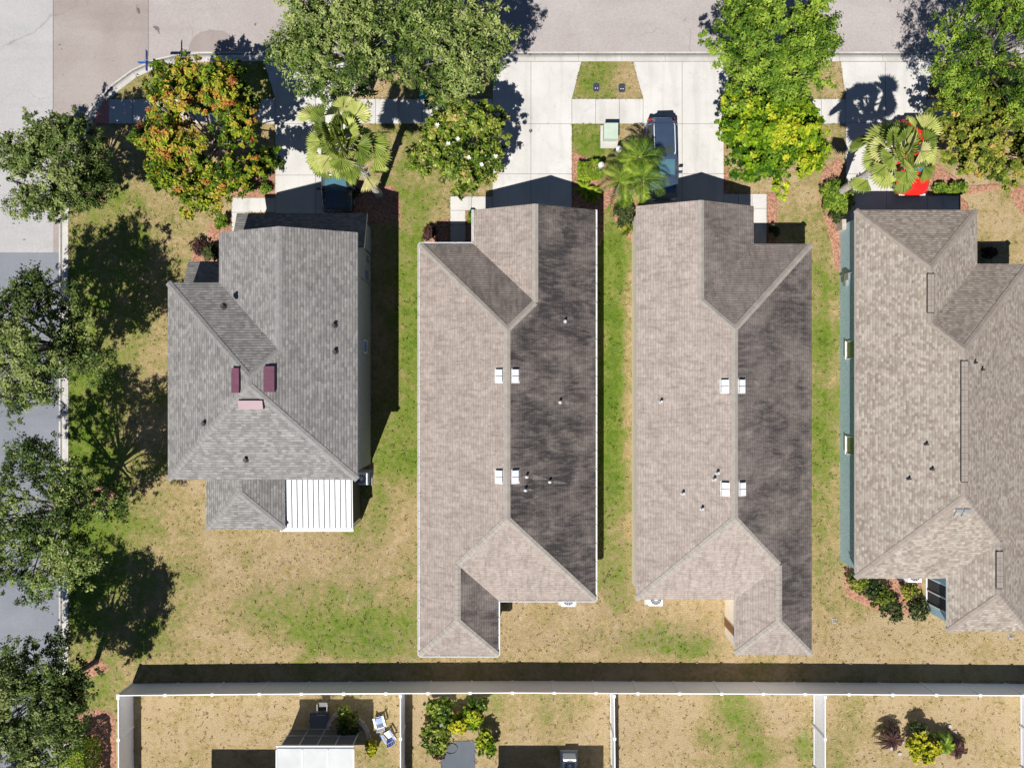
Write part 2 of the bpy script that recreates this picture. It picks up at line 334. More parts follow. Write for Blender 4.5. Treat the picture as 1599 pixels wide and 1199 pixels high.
X,Y=np.meshgrid(x0+np.arange(nx+1)*cs, y0+np.arange(ny+1)*cs); gv,bv=fieldmap(X,Y)
vs=[(X[j,i],Y[j,i],.012*noise.noise(Vector((X[j,i]*.8,Y[j,i]*.8,0)))) for j in range(ny+1) for i in range(nx+1)]
fs=[]
for j in range(ny):
    for i in range(nx):
        cx=x0+(i+.5)*cs; cy=y0+(j+.5)*cs
        if cx>-24 and cy<17 or inpoly(cx,cy,LAND): fs.append((j*(nx+1)+i,j*(nx+1)+i+1,(j+1)*(nx+1)+i+1,(j+1)*(nx+1)+i))
me=bpy.data.meshes.new('lawn'); me.from_pydata(vs,[],fs); me.materials.append(M['lawn'])
me.attributes.new('green','FLOAT','POINT').data.foreach_set('value',gv.ravel()); me.attributes.new('brown','FLOAT','POINT').data.foreach_set('value',bv.ravel())
lawn=bpy.data.objects.new('lawn',me); SC.collection.objects.link(lawn); tag(lawn,'patchy green and straw coloured lawn around the houses',kind='structure')

def sheet(name, polys, z, m, label, thick=0.0):
    mb=MB()
    for p in polys:
        q=[W(*a)[:2] for a in p]
        if area(q)<0: q=q[::-1]
        if thick: mb.prism(q,z-thick,z)
        else: mb.add([(a[0],a[1],z) for a in q],[tuple(range(len(q)))])
    return tag(mb.build(name,m),label,kind='structure')
RZ=-.07
corner=[(a,b) for a,b in [(93,300),(99,255),(112,212),(130,182),(150,155),(175,130),(205,108),(240,92),(275,84),(310,81)]]
cin=[(109,306),(115,263),(127,221),(144,192),(163,166),(186,142),(214,121),(247,106),(279,99),(312,97)]
sheet('road',[[(-1500,82+8),(82,1000),(82,-1500),(-1500,-1500)]] if False else [[(-900,394),(82,394),(82,-900),(-900,-900)]],RZ,M['asph_old'],'pale worn asphalt of the side street near the corner')
sheet('side_road',[[(-900,1900),(99,1900),(99,394),(-900,394)]],RZ,M['asph_new'],'newer blue grey asphalt of the side street')
sheet('road_corner',[[(82,394),(99,394),(100,306)]+[((a[0]+b[0])/2,(a[1]+b[1])/2) for a,b in zip(corner,cin)][:9]+[(231,98),(231,-900),(82,-900)]],RZ+.001,M['asph_brown'],'brownish asphalt patch where the two streets meet')
sheet('main_road',[[(231,100),(2600,90),(2600,-900),(231,-900)]],RZ,M['asph_top'],'pinkish grey asphalt of the street in front of the houses')
st=[(294,80)]+[(332+38*math.cos(t)+random.uniform(-1,1),80-34*math.sin(t)+random.uniform(-1,1)) for t in np.linspace(math.pi,0,16)]
sheet('road_stain',[[(a,b) for a,b in st]+[(372,80)]],RZ+.005,M['asph_stain'],'darker dried water stain on the street beside the kerb')
# seam lines between asphalt patches
sheet('road_seam',[[(81.4,-200),(82.6,-200),(82.6,170),(81.4,170)],[(230.5,-200),(231.5,-200),(231.5,88),(230.5,88)]],RZ+.006,M['joint'],'thin dark seams between the asphalt patches')
# kerb: rolled profile swept along the edge
mb=MB(); prof=[(0,RZ+.012),(.30,RZ+.005),(.42,-.01),(.62,.035),(1.0,.03)]
dens=[]
for i in range(len(KO)-1):
    n=max(1,int(math.dist(KO[i],KO[i+1])/2.6))
    for k in range(n):
        t=k/n; dens.append((tuple(KO[i][q]*(1-t)+KO[i+1][q]*t for q in (0,1)),tuple(KI[i][q]*(1-t)+KI[i+1][q]*t for q in (0,1))))
for i in range(len(dens)-1):
    (a,b),(c,d)=dens[i],dens[i+1]; L=math.dist(a,c); e=.007/L
    for k in range(len(prof)-1):
        q=[]
        for (o_,i_) in ((a,b),(c,d)):
            for p in (prof[k],prof[k+1]): q.append((o_[0]+(i_[0]-o_[0])*p[0],o_[1]+(i_[1]-o_[1])*p[0],p[1]))
        q=[tuple(q[j][h]+(q[(j+2)%4][h]-q[j][h])*e for h in range(3)) for j in range(4)]
        mb.add(q,[(0,1,3,2)])
kb=tag(mb.build('kerb',M['kerb']),'rolled concrete kerb with gutter pan along both streets',kind='structure')
mb=MB()
for i in range(len(dens)-1):
    (a,b),(c,d)=dens[i],dens[i+1]; mb.add([(*a,RZ+.002),(*b,-.02),(*d,-.02),(*c,RZ+.002)],[(0,1,2,3)])
tag(mb.build('kerb_joint',M['joint']),'dark joints between the lengths of kerb',kind='structure')
# concrete flatwork: separate slabs with open joints over a dark bed
EXC=[]
def slabs(name,polys,label,z=.045,m='conc',gap=.014):
    mb=MB()
    for p in polys:
        EXC.append([W(*a)[:2] for a in p])
        q=inset([W(*a)[:2] for a in p],gap)
        mb.prism(q,z-.05,z)
    o=tag(mb.build(name,M[m]),label,kind='structure')
    j=MB()
    for p in polys:
        q=[W(*a)[:2] for a in p]
        if area(q)<0: q=q[::-1]
        j.add([(a[0],a[1],z-.012) for a in q],[tuple(range(len(q)))])
    j.build('joint_bed',M['joint'],o); return o
def rect(a,b,c,d): return [(a,b),(c,b),(c,d),(a,d)]
slabs('driveway',[rect(769,97,829,194),[(829,97),(908,97),(893,155),(893,194),(829,194)],rect(769,194,829,272),rect(829,194,893,272),rect(769,272,829,352),rect(829,272,893,352)],'plain pale concrete driveway left of the green utility box')
slabs('driveway',[[(988,97),(1065,97),(1065,194),(1004,194),(1004,155)],[(1065,97),(1145,97),(1130,155),(1130,194),(1065,194)],rect(1004,194,1065,272),rect(1065,194,1130,272),rect(1004,272,1065,350),rect(1065,272,1130,350)],'concrete driveway with the dark blue car parked on it')
slabs('driveway',[[(412,97),(493,97),(493,194),(430,194),(430,155)],[(493,97),(570,97),(550,155),(550,194),(493,194)],rect(430,194,493,274),rect(493,194,548,274),rect(430,274,493,362),rect(493,274,548,362)],'tree shaded concrete driveway beside the leftmost fan palm')
slabs('driveway',[[(1312,97),(1382,97),(1382,192),(1320,192),(1320,155)],[(1382,97),(1460,97),(1446,155),(1446,192),(1382,192)],rect(1320,192,1384,272),rect(1384,192,1448,272),rect(1320,272,1384,360),rect(1384,272,1448,360)],'concrete driveway with the red car parked on it')
sw=[]
for a,b in ((170,430),(550,769),(893,1004),(1130,1320),(1446,1700)):
    n=max(1,round((b-a)/36)); sw += [rect(a+(b-a)*i/n,155,a+(b-a)*(i+1)/n,194) for i in range(n)]
slabs('sidewalk',sw,'concrete sidewalk crossing the front verge in square slabs')
slabs('tactile_ramp',[[(146,188),(163,156),(171,156),(171,194),(150,194)]],'red kerb ramp pad at the corner end of the sidewalk',z=.05,m='ramp')
slabs('path',[rect(362,309,430,332),rect(362,332,384,372)],'short concrete path to the door of the two storey house')
slabs('path',[rect(703,307,736,329),rect(736,307,769,329),rect(703,329,727,352),rect(703,352,727,400)],'short concrete path left of the plain pale driveway')
slabs('path',[rect(1130,303,1153,326),rect(1153,303,1174,326),rect(1174,303,1197,326),rect(1174,326,1197,349),rect(1174,349,1197,400)],'short concrete path right of the blue car driveway')
slabs('path',[rect(1448,306,1472,350),rect(1472,306,1497,350)],'short concrete path beside the red car driveway')
slabs('patio',[rect(445,735,500,800),rect(500,735,556,800)],'concrete patio under the white ribbed cover')
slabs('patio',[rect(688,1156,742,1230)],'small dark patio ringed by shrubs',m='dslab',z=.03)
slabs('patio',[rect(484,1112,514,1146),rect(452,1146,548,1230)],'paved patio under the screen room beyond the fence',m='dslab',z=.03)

def blob(cx,cy,rx,ry,n=22,j=.12):
    ph=random.uniform(0,6)
    return [(cx+rx*math.cos(t)*(1+j*math.sin(3*t+ph)+random.uniform(-j,j)*.5),cy+ry*math.sin(t)*(1+j*math.cos(2*t+ph)+random.uniform(-j,j)*.5)) for t in np.linspace(0,2*math.pi,n,endpoint=False)]
def mulch(label,*polys):
    mb=MB()
    for p in polys:
        q=[W(*a)[:2] for a in p]
        if area(q)<0: q=q[::-1]
        n=len(q); i1=inset(q,.12)
        mb.add([(a[0],a[1],.0) for a in q]+[(a[0],a[1],.035) for a in i1],[tuple(range(n,2*n))]+[(k,(k+1)%n,n+(k+1)%n,n+k) for k in range(n)])
    return tag(mb.build('mulch_bed',M['mulch']),label,kind='structure')
GRASS_HERE=0
mulch('red bark bed between the turning tree and the first driveway',[(352,245),(428,235),(430,308),(360,309),(352,300),(340,275)])
mulch('red bark strip by the corner of the two storey house',[(330,345),(362,330),(362,372),(352,420),(300,418),(300,395),(322,370)])
mulch('red bark ring under the corner tree',blob(146,300,26,17))
mulch('red bark ring under the middle street oak',blob(160,778,22,18))
mulch('red bark ring under the lower street oak',blob(146,1042,22,16))
mulch('red bark bed around the tall hedge at the bottom left',[(116,1118),(150,1106),(176,1112),(180,1125),(182,1215),(112,1215)])
mulch('red bark bed under the leftmost fan palm',[(548,282),(575,285),(585,292),(612,288),(624,305),(626,345),(590,350),(548,350)])
mulch('red bark bed beside the entry of the roof with gutters',[(676,348),(703,340),(703,400),(662,400),(664,372)],[(727,329),(748,329),(748,395),(727,395)])
mulch('red bark bed under the three feathery palms',[(893,235),(905,240),(940,258),(1004,258),(1004,345),(992,392),(984,376),(960,345),(953,318),(944,330),(944,362),(938,384),(928,384),(925,330),(893,330)])
mulch('red bark bed right of the blue car driveway',[(1197,300),(1215,300),(1212,400),(1197,400)],[(1130,250),(1137,240),(1140,303),(1130,303)])
mulch('red bark bed under the fan palm near the blue house',[(1282,268),(1310,245),(1320,260),(1320,340),(1330,345),(1330,420),(1304,425),(1298,380),(1280,320)])
mulch('red bark bed under the trees at the right edge',[(1448,245),(1490,275),(1510,290),(1560,286),(1568,294),(1512,304),(1497,304),(1497,306),(1448,306)],[(1497,304),(1512,318),(1516,350),(1520,392),(1508,392),(1500,350),(1497,345)],[(1570,290),(1600,290),(1640,330),(1610,345),(1590,330)])
mulch('bark bed behind the blue house',[(1316,885),(1440,905),(1440,925),(1420,960),(1360,950),(1320,930)])

# ------------------------------------------------------------------ plants
def leaf_cloud(P, Nn, size, asp, r, flat=.45):
    """rhombic leaves at points P; Nn preferred outward normals"""
    n=len(P); rv=r.normal(size=(n,3)); rv/=np.linalg.norm(rv,axis=1,keepdims=True)
    nor=Nn*flat+rv*(1-flat)+np.array([0,0,.35]); nor/=np.linalg.norm(nor,axis=1,keepdims=True)
    t=r.normal(size=(n,3)); t-=nor*(t*nor).sum(1,keepdims=True); t/=np.linalg.norm(t,axis=1,keepdims=True); b=np.cross(nor,t)
    s=(size*r.uniform(.6,1.35,n))[:,None]
    V=np.stack([P-t*s*.5, P+b*s*asp*.5+nor*s*.08, P+t*s*.5, P-b*s*asp*.5+nor*s*.08],1).reshape(-1,3)
    return V
def mesh_quads(name,V,mats,parent,tint,mi=None):
    n=len(V)//4; me=bpy.data.meshes.new(name); off=np.array(origin(parent)); V=V-off
    me.vertices.add(n*4); me.vertices.foreach_set('co',V.astype(np.float32).ravel())
    me.loops.add(n*4); me.loops.foreach_set('vertex_index',np.arange(n*4,dtype=np.int32))
    me.polygons.add(n); me.polygons.foreach_set('loop_start',np.arange(0,n*4,4,dtype=np.int32)); me.polygons.foreach_set('loop_total',np.full(n,4,dtype=np.int32))
    for m in mats: me.materials.append(m)
    if mi is not None: me.polygons.foreach_set('material_index',mi.astype(np.int32))
    me.update(calc_edges=True); me.attributes.new('tint','FLOAT','FACE').data.foreach_set('value',np.clip(tint,0,1).astype(np.float32))
    o=bpy.data.objects.new(name,me); SC.collection.objects.link(o); o.parent=parent; return o
def crown_pts(c, rad, nl, per, r, lobe=.36, low=-.35, sq=1.0):
    """uneven crown: lobes over an ellipsoid, twigs over lobes, leaves over twigs"""
    c=np.array(c); rad=np.array(rad); lobes=[]
    for i in range(nl):
        z=r.uniform(low,1); a=i*2.399963+r.uniform(-.4,.4); q=math.sqrt(max(0,1-z*z)); rr=r.uniform(.42,.98)**.8*.95
        lobes.append((c+rad*np.array([q*math.cos(a),q*math.sin(a),z])*rr, rad.min()*lobe*r.uniform(.55,1.3)*(1.25-.35*rr), r.uniform(-.34,.30)))
    P=[];N=[];T=[]
    for lc,lr,lt in lobes:
        nt=max(8,int(26*(lr/ (rad.min()*lobe))**2))
        d=r.normal(size=(nt,3)); d[:,2]=np.abs(d[:,2])*1.0-.25; d/=np.linalg.norm(d,axis=1,keepdims=True)
        tips=lc+d*lr*r.uniform(.45,1.42,(nt,1))*np.array([1,1,.75])
        k=max(3,int(per)); 
        q=np.repeat(tips,k,0)+r.normal(size=(nt*k,3))*np.array([1,1,.6])*lr*.13
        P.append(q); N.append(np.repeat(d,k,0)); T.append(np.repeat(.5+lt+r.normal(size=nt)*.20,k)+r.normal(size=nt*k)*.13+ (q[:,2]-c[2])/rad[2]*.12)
    return np.concatenate(P),np.concatenate(N),np.concatenate(T),lobes
def trunk_mesh(parent,base,top,lobes,r0,m,r,limbs=8):
    mb=MB(); b=Vector(base); t=Vector(top); k=b.lerp(t,.5)+Vector((r.uniform(-.15,.15),r.uniform(-.15,.15),0))
    mb.tube([b-Vector((0,0,.1)),b+Vector((0,0,.25)),k,t],[r0*1.5,r0*1.05,r0*.85,r0*.6],10)
    for (lc,lr,_) in lobes[:limbs]:
        lc=Vector(lc); s=k.lerp(t,r.uniform(.2,.9)); mdl=s.lerp(lc,.5)+Vector((r.uniform(-.3,.3),r.uniform(-.3,.3),r.uniform(.0,.4)))
        mb.tube([s,mdl,lc],[r0*.45,r0*.26,r0*.1],6)
        for _ in range(6):
            e=lc+Vector((r.uniform(-1,1),r.uniform(-1,1),r.uniform(-.2,.8))).normalized()*lr*r.uniform(.8,1.35)
            mb.tube([mdl.lerp(lc,r.uniform(.3,1)),e],[r0*.14,r0*.03],4)
    return mb.build('trunk',m,parent,smooth=True)
def tree(name,label,cat,gpx,gpy,zc,rad,mats,seed,nl=26,per=26,size=.2,asp=.45,r0=.16,bark='bark',group=None,lobe=.36,low=-.35,lean=(0,0),tshift=0,extra=None,limbs=26,zr=.62):
    r=np.random.default_rng(seed); b=W(gpx,gpy); rt=root(name,b,label,cat,group)
    if not hasattr(rad,'__len__'): rad=(rad,rad,rad*zr)
    c=(b[0]+lean[0],b[1]+lean[1],zc); P,N,T,lobes=crown_pts(c,rad,nl,per*1.35,r,lobe,low)
    V=leaf_cloud(P,N,size,asp,r); mats=mats if isinstance(mats,list) else [mats]
    mi=None
    if extra: mi,T=extra(P,T,r)
    cr=mesh_quads('crown',V,mats,rt,T+tshift,mi)
    trunk_mesh(rt,b,(c[0],c[1],max(.6,zc-rad[2]*.55)),lobes,r0,M[bark],r,limbs); return rt
# street oaks down the left
SG='oaks along the side street'
tree('oak_tree','small dark oak at the corner, crown reaching over the kerb above the bark ring','oak tree',158,298,4.3,(3.5,3.2,2.0),L_OAK,11,nl=40,per=24,size=.17,group=SG,r0=.13,lobe=.34,lean=(-.35,.25))
tree('oak_tree','loose oak beside the kerb whose crown starts over the blue asphalt edge','oak tree',152,545,6.4,(4.0,3.6,2.6),L_OAK,12,nl=46,per=24,size=.17,group=SG,r0=.17,lobe=.30,lean=(.1,0))
tree('oak_tree','largest side street oak, level with the white ribbed patio cover','oak tree',166,766,6.3,(4.2,4.6,2.7),L_OAK2,13,nl=56,per=22,size=.15,group=SG,r0=.2,lobe=.28,lean=(-.2,-.9),tshift=-.12)
tree('oak_tree','lowest side street oak, beside the white fence corner','oak tree',150,1032,5.8,(3.4,3.5,2.4),L_OAK,14,nl=48,per=24,size=.17,group=SG,r0=.16,lobe=.32,lean=(-.15,-.1))
FG='broad oaks on the front verge'
tree('oak_tree','broad grey green oak on the verge left, over the shaded driveway','oak tree',576,142,6.4,(3.45,3.7,2.6),L_OAK2,15,nl=44,per=24,size=.17,group=FG,r0=.22,bark='barkl',lobe=.32,lean=(-.1,.1))
tree('oak_tree','broad grey green oak on the verge reaching the plain pale driveway','oak tree',712,138,6.5,(3.25,3.7,2.6),L_OAK2,16,nl=42,per=24,size=.17,group=FG,r0=.22,bark='barkl',lobe=.32,lean=(.2,.05),tshift=.03)
tree('oak_tree','fresh green oak on the verge right of the blue car driveway','oak tree',1165,140,6.0,(3.65,3.4,2.4),L_BRIGHT,17,nl=44,per=26,size=.18,group=FG,r0=.2,lobe=.33,lean=(-.1,.1))
tree('oak_tree','fine leaved oak on the verge at the top right corner','oak tree',1462,140,6.4,(3.6,3.6,2.6),L_BRIGHT,18,nl=44,per=26,size=.16,asp=.35,group=FG,r0=.2,lobe=.32,tshift=-.05,lean=(.1,.1))
def orange(P,T,r):
    b=.5+.5*np.sin(P[:,0]*1.7+1.1)*np.sin(P[:,1]*1.5+.3); west=(P[:,0]<np.median(P[:,0])).astype(float)
    q=r.uniform(size=len(P)); return None, np.where(q<(.02+.05*b+.09*west), .62+r.uniform(size=len(P))*.38, T*.98-.03)
tree('turning_tree','tree turning orange and yellow above the lawn of the two storey house','tree',362,246,4.4,(3.85,4.05,2.2),L_ORANGE,19,nl=54,per=26,size=.2,asp=.6,r0=.15,bark='barkl',extra=orange,lobe=.3)
def magn(P,T,r):
    T=T.copy(); q=r.uniform(size=len(P)); T[q<.05]=1; return None,T
mg=tree('magnolia_tree','round glossy magnolia with white flowers beside the plain pale driveway','magnolia',728,254,3.6,(2.75,2.7,1.9),L_MAG,20,nl=34,per=24,size=.21,asp=.5,r0=.12,bark='barkl',extra=magn,lobe=.33)
r=np.random.default_rng(5)
for (px,py) in ((741,171),(700,225),(715,218),(732,247),(774,245),(752,258),(683,196),(797,248)):
    x,y,z=W(px,py,5.0); f=MB()
    for k in range(7):
        a=k*.9+r.uniform(0,.3); f.add([(x,y,z),(x+.08*math.cos(a-.35),y+.08*math.sin(a-.35),z+.05),(x+.15*math.cos(a),y+.15*math.sin(a),z+.1),(x+.08*math.cos(a+.35),y+.08*math.sin(a+.35),z+.05)],[(0,1,2,3)])
    f.build('flower',M['flowerw'],mg)
tree('lime_green_tree','rounded yellow green tree between driveway and the cream house','tree',1165,252,4.6,(2.95,3.0,2.1),L_YEL,21,nl=44,per=26,size=.22,asp=.55,r0=.13,bark='barkl',lobe=.33)
tree('olive_green_tree','olive toned tree with rusty leaves at the right edge above the red car','tree',1487,244,4.5,(3.25,3.45,2.2),L_OLIVE,22,nl=44,per=26,size=.19,asp=.6,r0=.14,bark='barkl',lobe=.32)

def bush(name,label,cat,px,py,rad,m,seed,group=None,size=.11,per=14,nl=14,zc=None,lobe=.45,asp=.5,tshift=0):
    r=np.random.default_rng(seed); b=W(px,py); rt=root(name,b,label,cat,group)
    if not hasattr(rad,'__len__'): rad=(rad,rad,rad*.85)
    P,N,T,lobes=crown_pts((b[0],b[1],zc or rad[2]*.95),rad,nl,per,r,lobe,-.2)
    P[:,2]=np.maximum(P[:,2],.04); mesh_quads('foliage',leaf_cloud(P,N,size,asp,r),[m],rt,T+tshift)
    mb=MB()
    for (lc,lr,_) in lobes[:6]: mb.tube([(b[0],b[1],0),Vector((b[0],b[1],0)).lerp(Vector(lc),.5)+Vector((0,0,.05)),lc],[.03,.02,.008],5)
    mb.build('stem',M['bark'],rt); return rt
GBX='clipped ball shrubs on the bark bed'
for i,(px,py,rr,lb) in enumerate(((366,291,.32,'clipped ball shrub lowest and leftmost on the bark bed'),(391,294,.34,'clipped ball shrub in the middle of the lower row on the bark bed'),(389,273,.34,'clipped ball shrub above the middle one on the bark bed'),(413,268,.30,'clipped ball shrub highest beside the shaded driveway'),(416,295,.30,'clipped ball shrub lowest beside the shaded driveway'))):
    bush('ball_shrub',lb,'shrub',px,py,rr,L_BRIGHT,40+i,GBX,size=.09,per=16,nl=16,lobe=.5)
bush('shrub','dark shrub by the small side roof of the two storey house','shrub',334,398,.5,L_DARK,50)
bush('shrub','thin reddish shrub on the bark strip left of the two storey house','shrub',314,388,(.55,.5,.4),L_RED,51,size=.09,per=7)
bush('shrub','low green shrub against the front edge of the grey roof','shrub',350,350,(.3,.4,.4),L_BRIGHT,52)
bush('shrub','rusty shrub at the foot of the leftmost fan palm','shrub',548,303,.45,L_DARK,53)
bush('shrub','small purple flowering shrub at the left entry bed','shrub',672,366,(.35,.4,.35),L_RED,54,size=.09)
bush('shrub','green shrub beside the plain garage wall','shrub',736,342,(.2,.35,.4),L_BRIGHT,55)
def hedge(label,px0,py0,px1,py1,h,m,seed,n,size=.11):
    r=np.random.default_rng(seed); a=W(px0,py0); b=W(px1,py1); c=((a[0]+b[0])/2,(a[1]+b[1])/2,0); rt=root('hedge',c,label,'hedge')
    dx,dy=abs(b[0]-a[0])/2,abs(b[1]-a[1])/2; P=r.uniform(-1,1,(n,3)); k=r.integers(0,5,n)
    P[:,0]=np.where(k==0,1,np.where(k==1,-1,P[:,0])); P[:,1]=np.where(k==2,1,np.where(k==3,-1,P[:,1])); P[:,2]=np.where(k==4,1,P[:,2])
    top=r.uniform(size=n)<.5; P[top,2]=1; N=P/np.linalg.norm(P,axis=1,keepdims=True); bm=np.sin(P[:,0]*dx*5)*np.sin(P[:,1]*dy*5)*.08
    Q=np.stack([c[0]+P[:,0]*(dx+bm),c[1]+P[:,1]*(dy+bm),h/2+P[:,2]*(h/2+bm)],1)+r.normal(size=(n,3))*.04
    Q[:,2]=np.maximum(Q[:,2],.04)
    mesh_quads('foliage',leaf_cloud(Q,N,size,.5,r),[m],rt,.5+bm*2+r.normal(size=n)*.18)
    mb=MB()
    for k in range(7): 
        x=c[0]+dx*(k/3-1)*.85; mb.tube([(x,c[1],0),(x+.05,c[1],h*.8)],[.025,.01],5)
    mb.build('stem',M['bark'],rt); return rt
hedge('bright lime clipped hedge below the green utility box',903,258,936,282,.6,L_HEDGE,60,3200)
hedge('tall lime topped hedge at the bottom left beside the kerb',121,1152,158,1240,2.1,L_HEDGE,61,9000,.14)
HG='low hedge balls near the red car'
for i,(px,lb) in enumerate(((1463,'low round shrub nearest the red car in the front row'),(1480,'low round shrub second from the red car in the front row'),(1496,'low round shrub furthest from the red car in the front row'))):
    bush('round_shrub',lb,'shrub',px,296,.34,L_BRIGHT,63+i,HG,size=.09,nl=14,per=14,lobe=.5)
bush('shrub','green shrub mound at the foot of the leaning fan palm','shrub',1303,312,(.85,.98,.38),L_BRIGHT,70,nl=40,size=.09,per=16,lobe=.8)
bush('shrub','little dark shrub on the bark left of the blue house wall','shrub',1303,341,(.42,.36,.35),L_DARK,71)
bush('shrub','flat green shrub beside the cream house front corner','shrub',972,335,(.6,.9,.5),L_DARK,72,nl=20)
bush('shrub','second shrub at the front corner of the cream house','shrub',976,358,(.35,.4,.3),L_OLIVE,73)
bush('shrub','small dark shrub by the entry right of the blue car driveway','shrub',1206,362,.3,L_DARK,74)
bush('shrub','pinkish shrub in the shaded corner at the far right house','shrub',1540,395,(.4,.3,.3),L_RED,75)
BG='loose shrubs behind the blue house'
for i,(px,py,rr,lb) in enumerate(((1332,905,.6,'loose shrub highest behind the blue house'),(1352,915,.7,'loose shrub second from the left behind the blue house'),(1371,928,.75,'largest loose shrub in the bark bed behind the blue house'),(1385,950,.7,'loose shrub lowest on the left behind the blue house'),(1410,918,.6,'loose shrub just below the air conditioner of the blue house'),(1425,945,.8,'loose shrub nearest the blue house lanai'))):
    bush('loose_shrub',lb,'shrub',px,py,(rr,rr*.85,.5),L_DARK if i%2 else L_OLIVE,80+i,BG,size=.15,per=5,nl=12,tshift=-.15)

def fan_leaf(mb,c,d,up,rad,nseg=22,spread=5.0,tint=.5,droop=.25,r=None):
    """one pleated fan blade: narrow folded segments joined near the hub and split at the tips"""
    d=Vector(d).normalized(); up=Vector(up).normalized(); s=d.cross(up).normalized(); up=s.cross(d).normalized(); c=Vector(c)
    for k in range(nseg):
        a=-spread/2+spread*(k+.5)/nseg; da=spread/nseg*.5; L=rad*(.72+.28*math.cos(a*.6))*r.uniform(.92,1.06)
        def pt(aa,q,z): return c+(d*math.cos(aa)+s*math.sin(aa))*q*L+up*z-Vector((0,0,1))*droop*(q**2)*L
        v=[c,pt(a-da,.78,-.0),pt(a,.80,.055*rad),pt(a+da,.78,.0),pt(a,1.0,.0)]
        t=tint+r.uniform(-.12,.12)
        mb.add(v,[(0,1,2)],a=t); mb.add(v,[(0,2,3)],a=t+.1); mb.add(v,[(1,4,2)],a=t+.05); mb.add(v,[(2,4,3)],a=t+.12)
def fan_palm(label,gx,gy,h,seed,n=34,blade=.88,top=None,pet=1.0):
    r=random.Random(seed); b=Vector(W(gx,gy)); rt=root('fan_palm',b,label,'palm tree','tall fan palms')
    t=Vector(W(*top,h)) if top else b+Vector((0,0,h))
    mb=MB(); pts=[b.lerp(t,k/16)+Vector((0,0,-.1 if k==0 else 0)) for k in range(17)]
    mb.tube(pts,[.30 if k==0 else .22-.003*k+(.012 if k%2 else 0) for k in range(17)],12)
    for k in range(60):                      # old leaf boots
        f=r.uniform(.25,1); p=b.lerp(t,f); a=r.uniform(0,6.28); q=Vector((math.cos(a),math.sin(a),0)); mb.bar(p+q*.17,p+q*.3+Vector((0,0,.2)),.07,.03)
    mb.build('trunk',M['palmbark'],rt)
    for k in range(n):
        az=k*2.39996+r.uniform(-.25,.25); el=R(82)-R(125)*(k/n)+r.uniform(-.1,.1); pl=pet*r.uniform(.55,1.25)*(0.62+.55*k/n)
        d=Vector((math.cos(az)*math.cos(el),math.sin(az)*math.cos(el),math.sin(el))); s=t+Vector((0,0,.15)); m1=s+d*pl*.6+Vector((0,0,.10)); e=s+d*pl-Vector((0,0,.12*pl))
        f=MB(); f.tube([s,m1,e],[.03,.022,.015],5); f.a=[.85]*len(f.f)
        dd=(d+Vector((0,0,-.25-.35*k/n))).normalized(); up=(Vector((-d.x*.5,-d.y*.5,1.0)) if abs(d.z)<.9 else Vector((1,0,.2)))+Vector((r.uniform(-.4,.4),r.uniform(-.4,.4),.3))
        fan_leaf(f,e,dd,up,blade*r.uniform(.8,1.1),spread=r.uniform(1.9,3.3),nseg=16,tint=r.uniform(.1,.9),droop=r.uniform(.0,.35),r=r)
        for q_ in (0,):
            f.tube([e,e+dd*blade*.75-Vector((0,0,.02))+Vector((0,0,.06))],[.018,.006],4)
        f.build('frond',L_FAN,rt,attr='tint')
    for k in range(10):                      # dead skirt
        az=k*.628+r.uniform(-.2,.2); el=-R(55)+r.uniform(-.3,.2); d=Vector((math.cos(az)*math.cos(el),math.sin(az)*math.cos(el),math.sin(el)))
        f=MB(); e=t+d*.9; f.tube([t,e],[.025,.015],5); f.a=[.6]*len(f.f); fan_leaf(f,e,d+Vector((0,0,-.4)),Vector((-d.x,-d.y,1)),.6,nseg=14,spread=3.6,tint=.5,droop=.6,r=r)
        f.build('dead_frond',L_DEAD,rt,attr='tint')
    return rt
fan_palm('tall fan palm beside the shaded driveway, trunk foot in the left bark bed',591,303,9.6,3,n=40,blade=.88,top=(537,222),pet=1.5)
fan_palm('tall fan palm spreading over the red car, pale trunk leaning from the bark bed',1306,303,8.0,4,n=36,blade=.88,top=(1406,238),pet=1.38)

def pinnate(mb,s,az,L,rise,r,wl=.36,n=20,tint=.5,flip=1.0):
    h=Vector((math.cos(az),math.sin(az),0)); side=Vector((-h.y,h.x,0)); s=Vector(s); pts=[]
    for k in range(n+1):
        t=k/n; pts.append(s+h*L*(t-.12*t*t)+Vector((0,0,rise*t*1.6-(rise+.55*L)*t*t)))
    i0=len(mb.f); mb.tube(pts[::2],[.022*(1-.08*i) for i in range(len(pts[::2]))],4,cap=False); mb.a[i0:]=[.9]*(len(mb.f)-i0)
    for k in range(2,n+1):
        t=k/n; w_=wl*math.sin(math.pi*min(1,t*.8+.15))**.6; p=pts[k]; fw=(pts[k]-pts[k-1]).normalized()
        for sg in (-1,1):
            for q in (0,):
                pp=p-fw*q*L/n; e=pp+side*sg*w_*r.uniform(.85,1.1)+fw*w_*.65+Vector((0,0,w_*r.uniform(.05,.3)-w_*.25)); wd=fw*.034
                mm=pp.lerp(e,.45)+Vector((0,0,.03)); mb.add([pp,mm-wd,e,mm+wd],[(0,1,2,3)],a=tint+(.18 if sg>0 else -.18)+r.uniform(-.12,.12))
